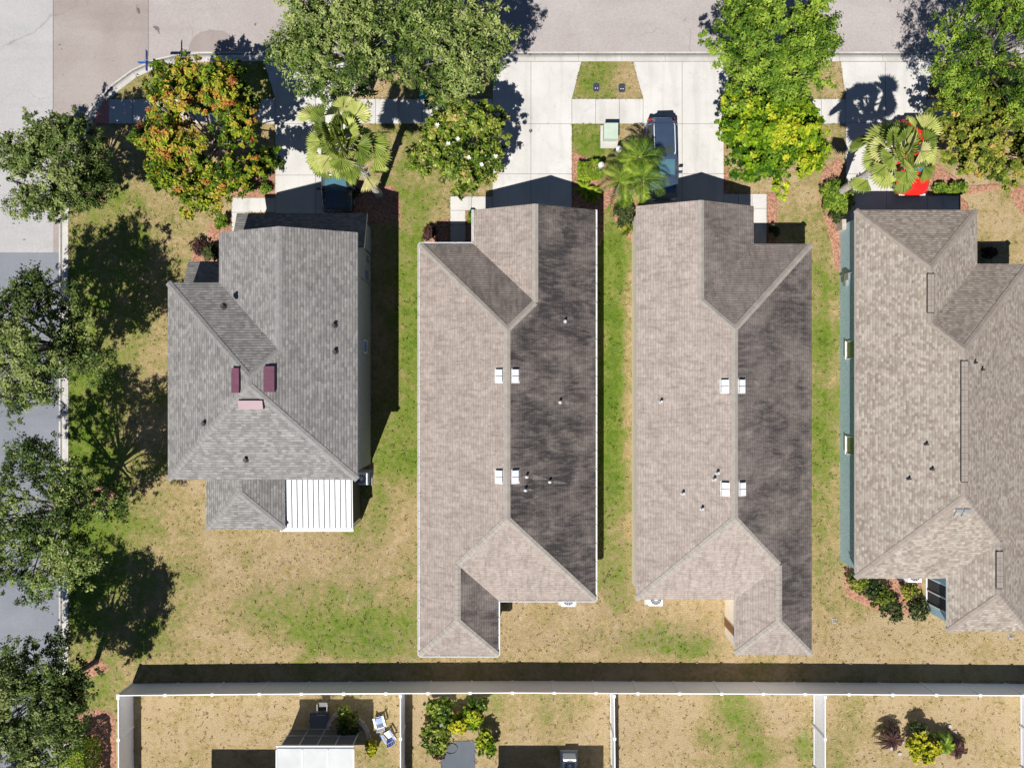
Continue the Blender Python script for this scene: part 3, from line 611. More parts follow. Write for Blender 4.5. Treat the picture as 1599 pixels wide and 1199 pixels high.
def feather_palm(name,label,cat,gx,gy,h,L,n,m,seed,group=None,wl=.36,rise=.5,trunk=.09):
    r=random.Random(seed); b=Vector(W(gx,gy)); rt=root(name,b,label,cat,group); t=b+Vector((r.uniform(-.1,.1),r.uniform(-.1,.1),h))
    mb=MB(); mb.tube([b-Vector((0,0,.1)),b.lerp(t,.5)+Vector((.05,0,0)),t],[trunk*1.2,trunk,trunk*1.1],9); mb.build('trunk',M['palmbark'],rt)
    for k in range(n):
        f=MB(); pinnate(f,t,k*2.39996+r.uniform(-.2,.2),L*r.uniform(.75,1.12),rise*(1.5-1.5*k/n)*L,r,wl,tint=r.uniform(.15,.95)); f.build('frond',m,rt,attr='tint')
    return rt
PG='feathery palms beside the blue car'
feather_palm('feather_palm','feathery palm highest of the three, nearest the blue car windscreen','palm',992,262,2.6,1.6500000000000001,12,L_PIN,31,PG,wl=.40)
feather_palm('feather_palm','feathery palm lowest right, fronds touching the blue car bonnet','palm',992,297,2.7,1.75,12,L_PIN,32,PG,wl=.40)
feather_palm('feather_palm','feathery palm leftmost of the three, above the lime hedge end','palm',961,299,2.6,1.75,12,L_PIN,33,PG,wl=.40)
feather_palm('strap_plant','spiky bright plant at the foot of the lime hedge','plant',912,298,.25,.75,16,L_HEDGE,34,None,wl=.1,trunk=.05)
feather_palm('strap_plant','spiky plant between the lime hedge and the leftmost feathery palm','plant',925,306,.25,.7,14,L_HEDGE,35,None,wl=.1,trunk=.05)

# ------------------------------------------------------------------ houses
PIT=.45
class House:
    def __init__(s,name,label,c,cat='house'):
        s.r=root(name,W(*c),label,cat)
def roof_face(mb,poly,z0f,st=0.0):
    """poly of xyz; uv in metres, u along the eave, v up the slope"""
    v=[Vector(p) for p in poly]; n=Vector((0,0,0))
    for i in range(len(v)): n+=v[i].cross(v[(i+1)%len(v)])
    if n.z<0: v=v[::-1]; n=-n
    n.normalize(); u=Vector((0,0,1)).cross(n); u=u.normalized() if u.length>.01 else Vector((1,0,0)); w_=n.cross(u)
    mb.add(v,[tuple(range(len(v)))],a=st,uvs=[[(p.dot(u),p.dot(w_)) for p in v]])
def cap(parent,a,b,m,w_=.17,drop=None):
    a=Vector(a); b=Vector(b); d=b-a; h=Vector((d.x,d.y,0)).normalized(); s=Vector((-h.y,h.x,0))
    if drop is None: drop=PIT*w_*(1 if min(abs(h.x),abs(h.y))<.1 else .707)
    mb=MB(); L=d.length; n=max(1,int(L/.28))
    for k in range(n):                       # lapped cap shingles
        p=a.lerp(b,k/n); q=a.lerp(b,(k+1.12)/n if k<n-1 else 1); up0=Vector((0,0,.02)); up1=Vector((0,0,.035))
        mb.add([p+s*w_+up0-Vector((0,0,drop)),p+up0,p-s*w_+up0-Vector((0,0,drop)),q-s*w_+up1-Vector((0,0,drop)),q+up1,q+s*w_+up1-Vector((0,0,drop))],[(0,1,4,5),(1,2,3,4),(5,4,3,2,1,0)][:2])
        mb.add([q+s*w_+up1-Vector((0,0,drop)),q+up1,q-s*w_+up1-Vector((0,0,drop)),q-s*w_-Vector((0,0,drop)),q,q+s*w_-Vector((0,0,drop))],[(0,1,4,5),(1,2,3,4)])
    return mb.build('ridge_cap',m,parent)
def gutter_run(parent,a,b,out,m='white',straps=True):
    """U-shaped eaves gutter hung outside the fascia"""
    a=Vector(a); b=Vector(b); o=Vector(out); mb=MB(); w_=.07; h=.1
    def strip(p,q,r_,s_): mb.add([p,q,r_,s_],[(0,1,2,3)])
    z=Vector((0,0,1)); t=.012
    mb.bar(a+o*(w_)+z*(-h/2),b+o*(w_)+z*(-h/2),t,h); mb.bar(a+o*(w_/2)-z*h,b+o*(w_/2)-z*h,w_,t)
    mb.bar(a+o*(w_+.012),b+o*(w_+.012),.035,.02)
    L=(b-a).length; n=int(L/1.0)
    for k in range(n+1):
        p=a.lerp(b,k/max(1,n)); mb.box(p+o*(w_/2)+z*.004,(.035 if abs(o.x)<.5 else w_+.05,.035 if abs(o.x)>.5 else w_+.05,.012))
    return mb.build('gutter',M['gutter'],parent)
def window(parent,c,out,wd,ht,glass='glass',depth=.08,mull=True):
    """wall window: frame ring, sill, pane; c = centre on the wall face"""
    c=Vector(c); o=Vector(out); s=Vector((-o.y,o.x,0)); z=Vector((0,0,1)); f=MB(); t=.07
    for (p,q) in ((s*(wd/2)+z*(ht/2),-s*(wd/2)+z*(ht/2)),(s*(wd/2)-z*(ht/2),-s*(wd/2)-z*(ht/2))): f.bar(c+o*depth/2+p,c+o*depth/2+q,depth,t)
    for q in (1,-1): f.bar(c+o*depth/2+s*q*(wd/2-.001)-z*(ht/2-t/2),c+o*depth/2+s*q*(wd/2-.001)+z*(ht/2-t/2),t,depth)
    if mull: f.bar(c+o*.03-s*(wd/2-.04),c+o*.03+s*(wd/2-.04),.05,.035)
    f.bar(c+o*.05-z*(ht/2+.03)-s*(wd/2+.03),c+o*.05-z*(ht/2+.03)+s*(wd/2+.03),.09,.05)
    fr=f.build('window',M['white'],parent); p=MB(); p.bar(c+o*.012-s*(wd/2-.03),c+o*.012+s*(wd/2-.03),.02,ht-.06); p.build('pane',M[glass],fr); return fr
def fascia(mb,a,b,h=.19,t=.03):
    a=Vector(a);b=Vector(b); d=(b-a); n=Vector((d.y,-d.x,0)).normalized(); mb.add([a,b,b-Vector((0,0,h)),a-Vector((0,0,h))],[(0,1,2,3)])
def hip_roof(P,ridge_m,mat_,hs,ze,xA,xC,yF,yB,xW=None,yBB=None,xG=None,yG=None,hip=False,st=None,oh=.33,wallm='beige',z0=0.0,caps=True,fasc='white',pit=PIT,drops=(0,0)):
    """equal-pitch roof of a main hip, a front wing (gable or hip) on side C and a rear wing on side A. px at eave height"""
    st=st or {}
    w_=lambda x,y: W(x,y,ze)
    XA,YF,_=w_(xA,yF); XC,YB,_=w_(xC,yB); d=1 if XC>XA else -1; a=abs(XC-XA)/2; xm=(XA+XC)/2
    Z=lambda q: ze+pit*q
    XG,YG,_=w_(xG,yG); g=abs(XC-XG)/2; xg=XC-d*g
    fy=YG-g if hip else YG
    L=[(XA,YF,ze)]; 
    if xW is not None:
        XW,YBB,_=w_(xW,yBB); b=abs(XW-XA)/2; xb=XA+d*b
        L+=[(XA,YBB,ze),(xb,YBB+b,Z(b)),(xb,YB+b,Z(b)),(xm,YB+a,Z(a)),(xm,YF-a,Z(a))]
    else: L+=[(XA,YB,ze),(xm,YB+a,Z(a)),(xm,YF-a,Z(a))]
    F=[(XA,YF,ze),(xm,YF-a,Z(a)),(xg,YF-g,Z(g)),(XG,YF,ze)]
    Gp=[(XG,YF,ze),(xg,YF-g,Z(g)),(xg,fy,Z(g)),(XG,YG,ze)]
    Rr=[(XC,YG,ze),(xg,fy,Z(g)),(xg,YF-g,Z(g)),(xm,YF-a,Z(a)),(xm,YB+a,Z(a)),(XC,YB,ze)]
    mb=MB(); rf=roof_face
    rf(mb,L,0,st.get('L',0)); rf(mb,F,0,st.get('F',0)); rf(mb,Gp,0,st.get('G',0)); rf(mb,Rr,0,st.get('R',0))
    if xW is not None:
        rf(mb,[(XC,YB,ze),(xm,YB+a,Z(a)),(xb,YB+b,Z(b)),(XW,YB,ze)],0,st.get('B',0))
        rf(mb,[(XW,YB,ze),(xb,YB+b,Z(b)),(xb,YBB+b,Z(b)),(XW,YBB,ze)],0,st.get('WR',0))
        rf(mb,[(XA,YBB,ze),(XW,YBB,ze),(xb,YBB+b,Z(b))],0,st.get('WB',0))
        out=[(XA,YF),(XG,YF),(XG,YG),(XC,YG),(XC,YB),(XW,YB),(XW,YBB),(XA,YBB)]
    else:
        rf(mb,[(XA,YB,ze),(XC,YB,ze),(xm,YB+a,Z(a))],0,st.get('B',0))
        out=[(XA,YF),(XG,YF),(XG,YG),(XC,YG),(XC,YB),(XA,YB)]
    if hip: rf(mb,[(XG,YG,ze),(XC,YG,ze),(xg,fy,Z(g))],0,st.get('GF',0))
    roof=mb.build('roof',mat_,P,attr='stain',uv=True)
    # fascia and soffit
    fm=MB(); n=len(out)
    for i in range(n):
        p,q=out[i],out[(i+1)%n]
        if not hip and p[1]==YG and q[1]==YG:
            fascia(fm,(p[0],p[1],ze),(xg,YG,Z(g))); fascia(fm,(xg,YG,Z(g)),(q[0],q[1],ze))
        else: fascia(fm,(p[0],p[1],ze),(q[0],q[1],ze))
    fm.build('fascia',M[fasc],P)
    s=MB(); o2=out if area(out)>0 else out[::-1]; s.add([(p[0],p[1],ze-.18) for p in o2],[tuple(range(n))]); s.build('soffit',M['soffit'],P)
    wl=MB(); ins=inset(out,oh); wl.prism(ins,z0,ze-.181)
    if not hip:
        gi=[(XG+d*oh,YG-oh),(XC-d*oh,YG-oh)]; zt=ze-.175
        A=(gi[0][0],gi[0][1],zt); B=(gi[1][0],gi[1][1],zt); T=(xg,YG-oh,Z(g)-.05)
        wl.add([A,B,T,(A[0],A[1]-.15,zt),(B[0],B[1]-.15,zt),(T[0],T[1]-.15,T[2])],[(0,1,2),(5,4,3),(0,3,4,1),(1,4,5,2),(2,5,3,0)])
    wl.build('wall',M[wallm],P)
    if caps:
        c=[((xm,YF-a,Z(a)),(xm,YB+a,Z(a))),((XA,YF,ze),(xm,YF-a,Z(a))),((xg,YF-g,Z(g)),(xm,YF-a,Z(a))),((xg,fy,Z(g)),(xg,YF-g,Z(g))),((XC,YB,ze),(xm,YB+a,Z(a)))]
        if xW is not None: c+=[((xb,YB+b,Z(b)),(xm,YB+a,Z(a))),((xb,YBB+b,Z(b)),(xb,YB+b,Z(b))),((XA,YBB,ze),(xb,YBB+b,Z(b))),((XW,YBB,ze),(xb,YBB+b,Z(b)))]
        else: c+=[((XA,YB,ze),(xm,YB+a,Z(a)))]
        if hip: c+=[((XG,YG,ze),(xg,fy,Z(g))),((XC,YG,ze),(xg,fy,Z(g)))]
        for p,q in c: cap(roof,p,q,ridge_m)
    def zat(px,py,side):                     # height of the main slopes under a pixel
        z=ze+1
        for _ in range(8):
            x,y,_z=W(px,py,z)
            z=Z(abs(x-(XA if side=='A' else XC))) if side in 'AC' else Z(abs(y-YB))
        return z
    return dict(XA=XA,XC=XC,YF=YF,YB=YB,d=d,a=a,xm=xm,ze=ze,out=out,XG=XG,YG=YG,roof=roof,zat=zat,
                XW=(XW if xW is not None else None),YBB=(YBB if xW is not None else None),wall=ins,g=g,xg=xg)
def box_vent(P,roof,px,py,side,d,m='vent',sx=.36,sy=.68):
    z=roof['zat'](px,py,side); x,y,_=W(px,py,z); sl=PIT*(1 if side=='A' else -1)*roof['d']
    mb=MB(); w_=sx/2; l=sy/2; h=.20
    for k,(a,b) in enumerate(((-l,-.02),(.02,l))):
        pts=[]
        for zz in (0,h):
            for (q,r_) in ((-w_,a),(w_,a),(w_,b),(-w_,b)):
                i=.03 if zz else 0; pts.append((x+q*(1-i*2),y+r_,z+sl*q+zz))
        mb.add(pts,[(3,2,1,0),(4,5,6,7),(0,1,5,4),(1,2,6,5),(2,3,7,6),(3,0,4,7)])
    v=mb.build('roof_vent',M[m],P)
    f=MB(); f.add([(x-w_-.05,y-l-.06,z-sl*(w_+.05)+.012),(x+w_+.05,y-l-.06,z+sl*(w_+.05)+.012),(x+w_+.05,y+l+.06,z+sl*(w_+.05)+.012),(x-w_-.05,y+l+.06,z-sl*(w_+.05)+.012)],[(0,1,2,3)]); f.build('flashing',M['pipe'],v); return v
def pipe(P,roof,px,py,side,r_=.07,h=.3,m='pipe'):
    z=roof['zat'](px,py,side); x,y,_=W(px,py,z); mb=MB(); mb.tube([(x,y,z-.1),(x,y,z+h)],r_,10); mb.tube([(x,y,z-.05),(x,y,z+.06)],[r_*2,r_*1.1],10)
    return mb.build('vent_pipe',M[m],P)
def garage_door(P,ro,wd=4.9,m='white'):
    d=ro['d']; x=(ro['XG']+ro['XC'])/2; y=ro['YG']-.33; mb=MB()
    for k in range(4): mb.box((x,y+.02,.28+k*.53),(wd,.05,.51))
    return mb.build('garage_door',M[m],P)

ZE=2.95
WSH=mat('washed_shingle',(.20,.175,.16),(.09,.078,.074),9,.95)
# --- house two: plain tan roof with white gutters, dark stained right slope
h=House('house','single storey house with stained tan shingle roof, white gutters and plain driveway',(792,640))
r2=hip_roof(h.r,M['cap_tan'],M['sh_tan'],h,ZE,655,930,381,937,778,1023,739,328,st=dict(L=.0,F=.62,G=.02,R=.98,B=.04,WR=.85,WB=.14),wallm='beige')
for px,py,s in ((779,587,'A'),(805,587,'C'),(779,744,'A'),(805,744,'C')): box_vent(h.r,r2,px,py,s,1)
for px,py in ((882,502),(874,628),(822,744),(858,752),(820,765)): pipe(h.r,r2,px,py,'C')
for px,py,L,wd in ((876,628,30,5),(824,744,34,6),(860,752,28,4),(822,764,14,2.5)):
    for k in range(5):
        q=[(px+2,py-wd*.25+k*wd*.13),(px+L*(.35+.13*k),py-wd*.5+k*wd*.25),(px+L*(.5+.12*k),py-wd*.42+k*wd*.27),(px+L*.3,py-wd*.2+k*wd*.27)]
        m=MB(); v=[]
        for a_,b_ in q:
            zz=r2['zat'](a_,b_,'C'); v.append((*W(a_,b_,zz+.012)[:2],zz+.012+.001*k))
        m.add(v,[(3,2,1,0)]); m.build('washed_streak',WSH,r2['roof'])
o=r2; z=ZE-.02
gutter_run(h.r,(o['XA'],o['YF'],z),(o['XA'],o['YBB'],z),(-1,0,0)); gutter_run(h.r,(o['XC'],o['YG'],z),(o['XC'],o['YB'],z),(1,0,0))
gutter_run(h.r,(o['XA'],o['YF'],z),(o['XG'],o['YF'],z),(0,1,0)); gutter_run(h.r,(o['XG'],o['YF'],z),(o['XG'],o['YG'],z),(-1,0,0))
gutter_run(h.r,(o['XW'],o['YB'],z),(o['XC'],o['YB'],z),(0,-1,0)); gutter_run(h.r,(o['XW'],o['YB'],z),(o['XW'],o['YBB'],z),(1,0,0)); gutter_run(h.r,(o['XA'],o['YBB'],z),(o['XW'],o['YBB'],z),(0,-1,0))
garage_door(h.r,r2)
for yy in (4,-1,-6): window(h.r,(r2['XA']+.33,yy,1.6),(-1,0,0),1.1,1.2)
for yy in (5,0,-7): window(h.r,(r2['XC']-.33,yy,1.6),(1,0,0),1.0,1.1)
dm=MB(); dm.box((W(704,0,ZE)[0],r2['YF']-.31,1.05),(.95,.06,2.1)); dm.build('front_door',M['maroon'],h.r)
# --- house three
h=House('house','single storey cream house with tan roof stained on its right slope, without gutters',(1130,640))
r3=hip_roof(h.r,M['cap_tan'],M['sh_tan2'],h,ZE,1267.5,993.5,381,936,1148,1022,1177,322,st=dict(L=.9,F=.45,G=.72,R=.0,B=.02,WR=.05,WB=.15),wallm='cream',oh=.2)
for px,py,s in ((1131,603,'C'),(1158,603,'A'),(1132,763,'C'),(1159,763,'A')): box_vent(h.r,r3,px,py,s,1)
for px,py in ((1032,627),(1066,770),(1120,738),(1115,748),(1096,794)): pipe(h.r,r3,px,py,'C')
garage_door(h.r,r3)
x=r3['XW']+.2; mb=MB(); mb.box((x-.02,W(0,970,0)[1],1.1),(.05,.45,2.1)); mb.build('side_door',mat('brown_door',(.30,.15,.05),(.2,.1,.04)),h.r)
dm=MB(); dm.box((W(1225,0,ZE)[0],r3['YF']-.31,1.05),(.95,.06,2.1)); dm.build('front_door',M['white'],h.r)
# --- house four
h=House('house','blue walled house at the right edge under a two tone brown shingle roof',(1460,640))
r4=hip_roof(h.r,M['cap_mix'],M['sh_mix'],h,ZE,1607,1336,412,903,1480,986,1526,328,hip=True,st=dict(L=.1,F=.25,G=.05,R=0,B=0,WR=0,WB=0,GF=.12),wallm='teal')
for py in (546,696): window(h.r,(r4['XC']+.33,W(0,py)[1]*.965,1.55),(-1,0,0),1.0,1.15,'glassg',depth=.04,mull=False)
for px,py in ((1446,693),(1455,732),(1419,747)): pipe(h.r,r4,px,py,'C',.06,.22,'dark')
for px,py in ((1522,566),(1533,577)): pipe(h.r,r4,px,py,'A',.06,.22,'dark')
def ridge_vent(P,x,ya,yb,z):
    m=MB(); n=int(abs(ya-yb)/.3)
    for k in range(n):
        y=ya+(yb-ya)*(k+.5)/n; 
        for s in (-1,1): m.box((x+s*.085,y,z+.045-.03),(.18,abs(ya-yb)/n-.012,.05))
    rv=m.build('ridge_vent',M['cap_mix'],P); e=MB(); e.box((x-.185,(ya+yb)/2,z-.01),(.03,abs(ya-yb),.07)); e.box((x+.185,(ya+yb)/2,z-.01),(.03,abs(ya-yb),.07)); e.box((x,ya+.02,z+.02),(.36,.035,.05)); e.box((x,yb-.02,z+.02),(.36,.035,.05)); e.build('vent_outline',M['dark'],rv); return rv  # dark strips outline the raised vent on all four sides
zr=r4['ze']+PIT*r4['a']; k_=(H-zr)/H/PPM; ridge_vent(h.r,r4['xm'],(CY-564)*k_,(CY-752)*k_,zr)
zg=r4['ze']+PIT*r4['g']; k_=(H-zg)/H/PPM; ridge_vent(h.r,r4['xg'],(CY-428)*k_,(CY-488)*k_,zg)
bw=abs(r4['XA']-r4['XW'])/2; zb=ZE+PIT*bw; k_=(H-zb)/H/PPM; ridge_vent(h.r,(r4['XA']+r4['XW'])/2,(CY-861)*k_,(CY-918)*k_,zb)
for px in (1497,1509):
    z=r4['zat'](px,797,'B'); x,y,_=W(px,797,z); m=MB(); m.box((x,y,z+.10),(.36,.2,.05)); m.bar((x-.17,y-.05,z+.1),(x-.22,y-.35,z-.1),.03,.03); m.build('skylight_bracket',M['steel'],h.r)
xw=r4['XC']+.33
m=MB(); m.box((xw-.09,W(0,437)[1],1.3),(.18,.4,.6)); m.box((xw-.08,W(0,446)[1],1.0),(.16,.3,.4)); m.tube([(xw-.06,W(0,432)[1],.2),(xw-.06,W(0,432)[1],2.3)],.035,8); m.build('electric_meter',M['steel'],h.r)
m=MB(); m.box((xw-.12,W(0,355)[1],.45),(.24,.6,.9)); m.build('hose_box',M['stone'],h.r)
# lanai opening on the rear wing
x=r4['XW']+.33; ya,yb=W(0,900)[1],W(0,940)[1]; m=MB(); m.box((x-.012,(ya+yb)/2,1.32),(.02,ya-yb-.1,2.3)); sc=m.build('screen',M['screen'],h.r)
m=MB()
for y in (ya,(ya+yb)/2,yb): m.box((x-.03,y,1.35),(.07,.07,2.6))
m.box((x-.03,(ya+yb)/2,2.55),(.07,ya-yb,.08)); m.box((x-.03,(ya+yb)/2,.06),(.1,ya-yb,.1)); m.build('screen_frame',M['white'],h.r)
m=MB(); m.box((W(1500,0)[0],r4['YG']-.3,1.1),(.01,.01,.01)); garage_door(h.r,r4)
# --- house one, two storeys
h=House('two_storey_house','two storey grey house with grey shingle roof and maroon roof vents',(440,600))
Z2=5.75
r1=hip_roof(h.r,M['cap_grey'],M['sh_grey'],h,Z2,262,558,441,749,None,None,342,363,st=dict(),wallm='greyw',oh=.3)
def lean_roof(P,px0,py0,px1,py1,z0,z1,edge,name='lower_roof'):
    """single slope roof; edge = which side is the low eave"""
    a=W(px0,py0,z0); b=W(px1,py1,z0); lo,hi=z0,z1
    zz={'N':(lo,lo,hi,hi),'S':(hi,hi,lo,lo),'W':(lo,hi,hi,lo),'E':(hi,lo,lo,hi)}[edge]
    P4=[(a[0],a[1],zz[0]),(b[0],a[1],zz[1]),(b[0],b[1],zz[2]),(a[0],b[1],zz[3])]
    mb=MB(); roof_face(mb,P4,0); ro=mb.build(name,M['sh_grey'],P,attr='stain',uv=True)
    f=MB(); 
    for i in range(4): fascia(f,P4[i],P4[(i+1)%4])
    f.add([(p[0],p[1],p[2]-.18) for p in P4[::-1]],[(0,1,2,3)])
    f.build('fascia',M['white'],ro); return P4
q=lean_roof(h.r,370,333,573.5,392,2.95,3.95,'N'); m=MB(); m.prism(inset([(p[0],p[1]) for p in q],.3),0,2.76); m.build('garage_wall',M['greyw'],h.r)
m=MB()
for k in range(4): m.box((W(470,0)[0]+.35,q[0][1]-.27,.28+k*.53),(4.8,.05,.51))
m.build('garage_door',M['white'],h.r)
q=lean_roof(h.r,294,408,346,450,2.95,3.7,'N'); m=MB(); m.prism(inset([(p[0],p[1]) for p in q],.25),0,2.76); m.build('bay_wall',M['greyw'],h.r)
# rear one storey hip
xa,ya,_=W(322,742,3.0); xb_,yb,_=W(443.5,826.5,3.0); b=(xb_-xa)/2; xm=(xa+xb_)/2; zt=3.0+PIT*b
mb=MB(); roof_face(mb,[(xa,ya,3),(xm,ya,zt),(xm,yb+b,zt),(xa,yb,3)],0); roof_face(mb,[(xb_,ya,3),(xm,ya,zt),(xm,yb+b,zt),(xb_,yb,3)],0,.12); roof_face(mb,[(xa,yb,3),(xb_,yb,3),(xm,yb+b,zt)],0)
rr=mb.build('rear_roof',M['sh_grey'],h.r,attr='stain',uv=True)
for p in (((xm,yb+b,zt),(xm,ya,zt)),((xa,yb,3),(xm,yb+b,zt)),((xb_,yb,3),(xm,yb+b,zt))): cap(rr,p[0],p[1],M['cap_grey'])
f=MB(); 
for p,q_ in (((xa,ya,3),(xa,yb,3)),((xa,yb,3),(xb_,yb,3)),((xb_,yb,3),(xb_,ya,3))): fascia(f,p,q_)
f.add([(xa,ya,2.82),(xb_,ya,2.82),(xb_,yb,2.82),(xa,yb,2.82)],[(0,1,2,3)]); f.build('fascia',M['white'],rr)
m=MB(); m.prism([(xa+.3,ya+.3),(xb_-.3,ya+.3),(xb_-.3,yb+.3),(xa+.3,yb+.3)],0,2.81); m.build('rear_wall',M['greyw'],h.r)
# maroon off-ridge vents
for (px,py,sx,sy,s) in ((369.5,594,.42,1.25,'A'),(422,592,.48,1.30,'C')):
    z=r1['zat'](px,py,s); x,y,_=W(px,py,z); sg=1 if s=='A' else -1; m=MB(); v=[]
    for zz in (0,.22):
        for (a,b_) in ((-sx/2,-sy/2),(sx/2,-sy/2),(sx/2,sy/2),(-sx/2,sy/2)):
            f_=PIT*a*sg; v.append((x+a,y+b_,z+f_*(1 if zz==0 else .75)+zz))
    m.add(v,[(3,2,1,0),(4,5,6,7),(0,1,5,4),(1,2,6,5),(2,3,7,6),(3,0,4,7)]); m.build('roof_vent',M['maroon'],h.r)
z=r1['zat'](393,632,'B'); x,y,_=W(393,632,z); m=MB(); v=[]
for zz in (0,.22):
    for (a,b_) in ((-.62,-.22),(.62,-.22),(.62,.22),(-.62,.22)): v.append((x+a,y+b_,z+PIT*b_*(1 if zz==0 else .7)+zz))
m.add(v,[(3,2,1,0),(4,5,6,7),(0,1,5,4),(1,2,6,5),(2,3,7,6),(3,0,4,7)]); m.build('roof_vent',M['maroon'],h.r)
for px,py,s in ((349,478,'A'),(522,508,'C'),(523,549,'C'),(319,661,'A'),(384,717,'B')): pipe(h.r,r1,px,py,s,.09,.26,'dark')
xw=r1['XC']-.3
window(h.r,(xw,W(0,541,2.2)[1],2.2),(1,0,0),.7,.9)
m=MB(); m.box((xw+.09,W(0,435)[1],1.4),(.18,.45,.7)); m.box((xw+.07,W(0,410)[1],1.2),(.14,.3,.5)); m.tube([(xw+.05,W(0,445)[1],.2),(xw+.05,W(0,445)[1],3.2)],.03,8); m.build('electric_meter',M['steel'],h.r)
# white ribbed patio cover
pc=root('patio_cover',W(499,790),'white ribbed metal patio cover on the back of the two storey house','patio cover')
a=W(443.5,747,2.75); b=W(551,827,2.65); m=MB()
m.add([(a[0],a[1],2.78),(b[0],a[1],2.78),(b[0],b[1],2.62),(a[0],b[1],2.62),(a[0],a[1],2.72),(b[0],a[1],2.72),(b[0],b[1],2.56),(a[0],b[1],2.56)],[(3,2,1,0),(4,5,6,7),(0,1,5,4),(1,2,6,5),(2,3,7,6),(3,0,4,7)]); m.build('panel',mat('patio_panel',(.66,.67,.69),(.6,.61,.63),3,.5),pc)
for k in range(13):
    x=a[0]+.12+(b[0]-a[0]-.2)*k/12; m=MB(); m.bar((x,a[1],2.795),(x,b[1]+.1,2.64),.045,.05); m.build('rib',M['dark'],pc)  # white seams; dark colour painted in place of their thin shadow lines
m=MB(); m.bar((a[0]-.25,b[1]-.03,2.6),(b[0]+.03,b[1]-.03,2.6),.14,.12); m.build('front_gutter',M['white'],pc)
for x in (a[0]+.1,(a[0]+b[0])/2,b[0]-.05):
    m=MB(); m.box((x,b[1]+.15,1.28),(.1,.1,2.56)); m.build('post',M['white'],pc)
m=MB(); m.box((b[0]-.05,(a[1]+b[1])/2+.08,1.28),(.03,a[1]-b[1]-.4,2.5)); m.build('side_screen',M['screen'],pc)

def ac_unit(label,px,py,s=.8,rz=0.0):
    rt=root('air_conditioner',W(px,py),label,'air conditioner','outdoor air conditioners'); rt.rotation_euler=(0,0,0)
    x,y,_=W(px,py); m=MB(); m.box((x,y,.05),(s+.3,s+.3,.1)); m.build('pad',M['kerb'],rt)
    m=MB(); m.box((x,y,.5),(s,s,.78))
    for k in range(9): m.box((x,y,.18+k*.08),(s+.02,s+.02,.02))
    m.build('casing',M['vent'],rt)
    m=MB(); m.tube([(x,y,.89),(x,y,.905)],s*.42,24); m.build('fan_opening',M['dark'],rt)
    m=MB()
    for q in (.1,.2,.3,.4):
        m.tube([(x+s*q*math.cos(t),y+s*q*math.sin(t),.915) for t in np.linspace(0,2*math.pi,25)],.006,4,cap=False)
    for t in np.linspace(0,math.pi,7)[:-1]: m.bar((x-s*.42*math.cos(t),y-s*.42*math.sin(t),.92),(x+s*.42*math.cos(t),y+s*.42*math.sin(t),.92),.012,.012)
    m.tube([(x,y,.91),(x,y,.95)],.09,12); m.build('fan_grille',M['vent'],rt); return rt
ac_unit('air conditioner on a pad in the shade right of the white patio cover',569,745,.68)
ac_unit('air conditioner peeking out behind the gutter of the plain tan house',886,930)
ac_unit('air conditioner peeking out behind the cream house',1020,929)
ac_unit('air conditioner above the loose shrubs behind the blue house',1417,893)
ac_unit('air conditioner in deep shade in the middle back yard beyond the fence',888,1184,.75)
x,y,_=W(787,925); rt=root('storage_box',(x,y,0),'dark storage box tucked into the rear corner of the tan house','box')
m=MB(); m.box((x,y,.35),(.75,.6,.7)); m.build('body',M['steel'],rt); m=MB(); m.box((x,y,.73),(.8,.65,.06)); m.build('lid',M['dark'],rt)

# --- houses beyond the fence (mostly below the frame, they throw the yard shadows)
def back_house(label,xl,xr,yt,ze,zb=0,name='house'):
    """xl,xr,yt: ground pixels of the eave line nearest the fence"""
    X0,Y0,_=W(xl,yt); X1=W(xr,yt)[0]; Y1=Y0-12; rt=root(name,((X0+X1)/2,Y0-6,0),label,'house'); a=(X1-X0)/2
    xm=(X0+X1)/2; k=min(a,5.5); zt=ze+PIT*k; mb=MB()
    A,B,C,D=(X0,Y0,ze),(X1,Y0,ze),(X1,Y1,ze),(X0,Y1,ze); t1=(xm,Y0-k,zt); t2=(xm,Y1+k,zt)
    for f in ((A,B,t1),(B,C,t2,t1),(C,D,t2),(D,A,t1,t2)): roof_face(mb,f,0)
    mb.build('roof',M['sh_tan2'],rt,attr='stain',uv=True)
    s=MB(); s.prism([(X0,Y0),(X1,Y0),(X1,Y1),(X0,Y1)],ze-.18,ze-.01); s.build('soffit',M['soffit'],rt)
    w_=MB(); w_.prism([(X0+.3,Y0-.3),(X1-.3,Y0-.3),(X1-.3,Y1+.3),(X0+.3,Y1+.3)],zb,ze-.181); w_.build('wall',M['beige'],rt)
    window(rt,((X0+X1)/2,Y0-.3,min(1.5,ze-1)),(0,1,0),1.5,1.2); return rt
back_house('low tan house behind the screen room beyond the fence',313,425,1216,2.95)
back_house('tan house behind the middle back yard beyond the fence',761,924,1210,2.95)
# screen room
sr=root('screen_room',W(500,1150),'white roofed screen room in the left back yard beyond the fence','screen room')
a=W(432,1168,2.6); b=W(552,1240,2.75); m=MB(); m.box(((a[0]+b[0])/2,(a[1]+b[1])/2,2.6),(b[0]-a[0],a[1]-b[1],.08)); m.build('roof_panel',mat('room_panel',(.43,.455,.46),(.37,.39,.40),1.2,.6),sr)
for k in range(4):
    x=a[0]+(b[0]-a[0])*k/3; m=MB(); m.box((x,(a[1]+b[1])/2,2.665),(.04,a[1]-b[1]-.1,.05)); m.build('rib',M['vent'],sr)
m=MB(); m.box(((a[0]+b[0])/2,a[1]+.13,2.58),(b[0]-a[0],.05,.16)); m.box(((a[0]+b[0])/2,a[1]+.03,2.5),(b[0]-a[0],.14,.02)); m.build('front_gutter',M['vent'],sr)
xs=np.linspace(a[0]+.15,b[0]-.15,5); yw=a[1]-.02; m=MB()
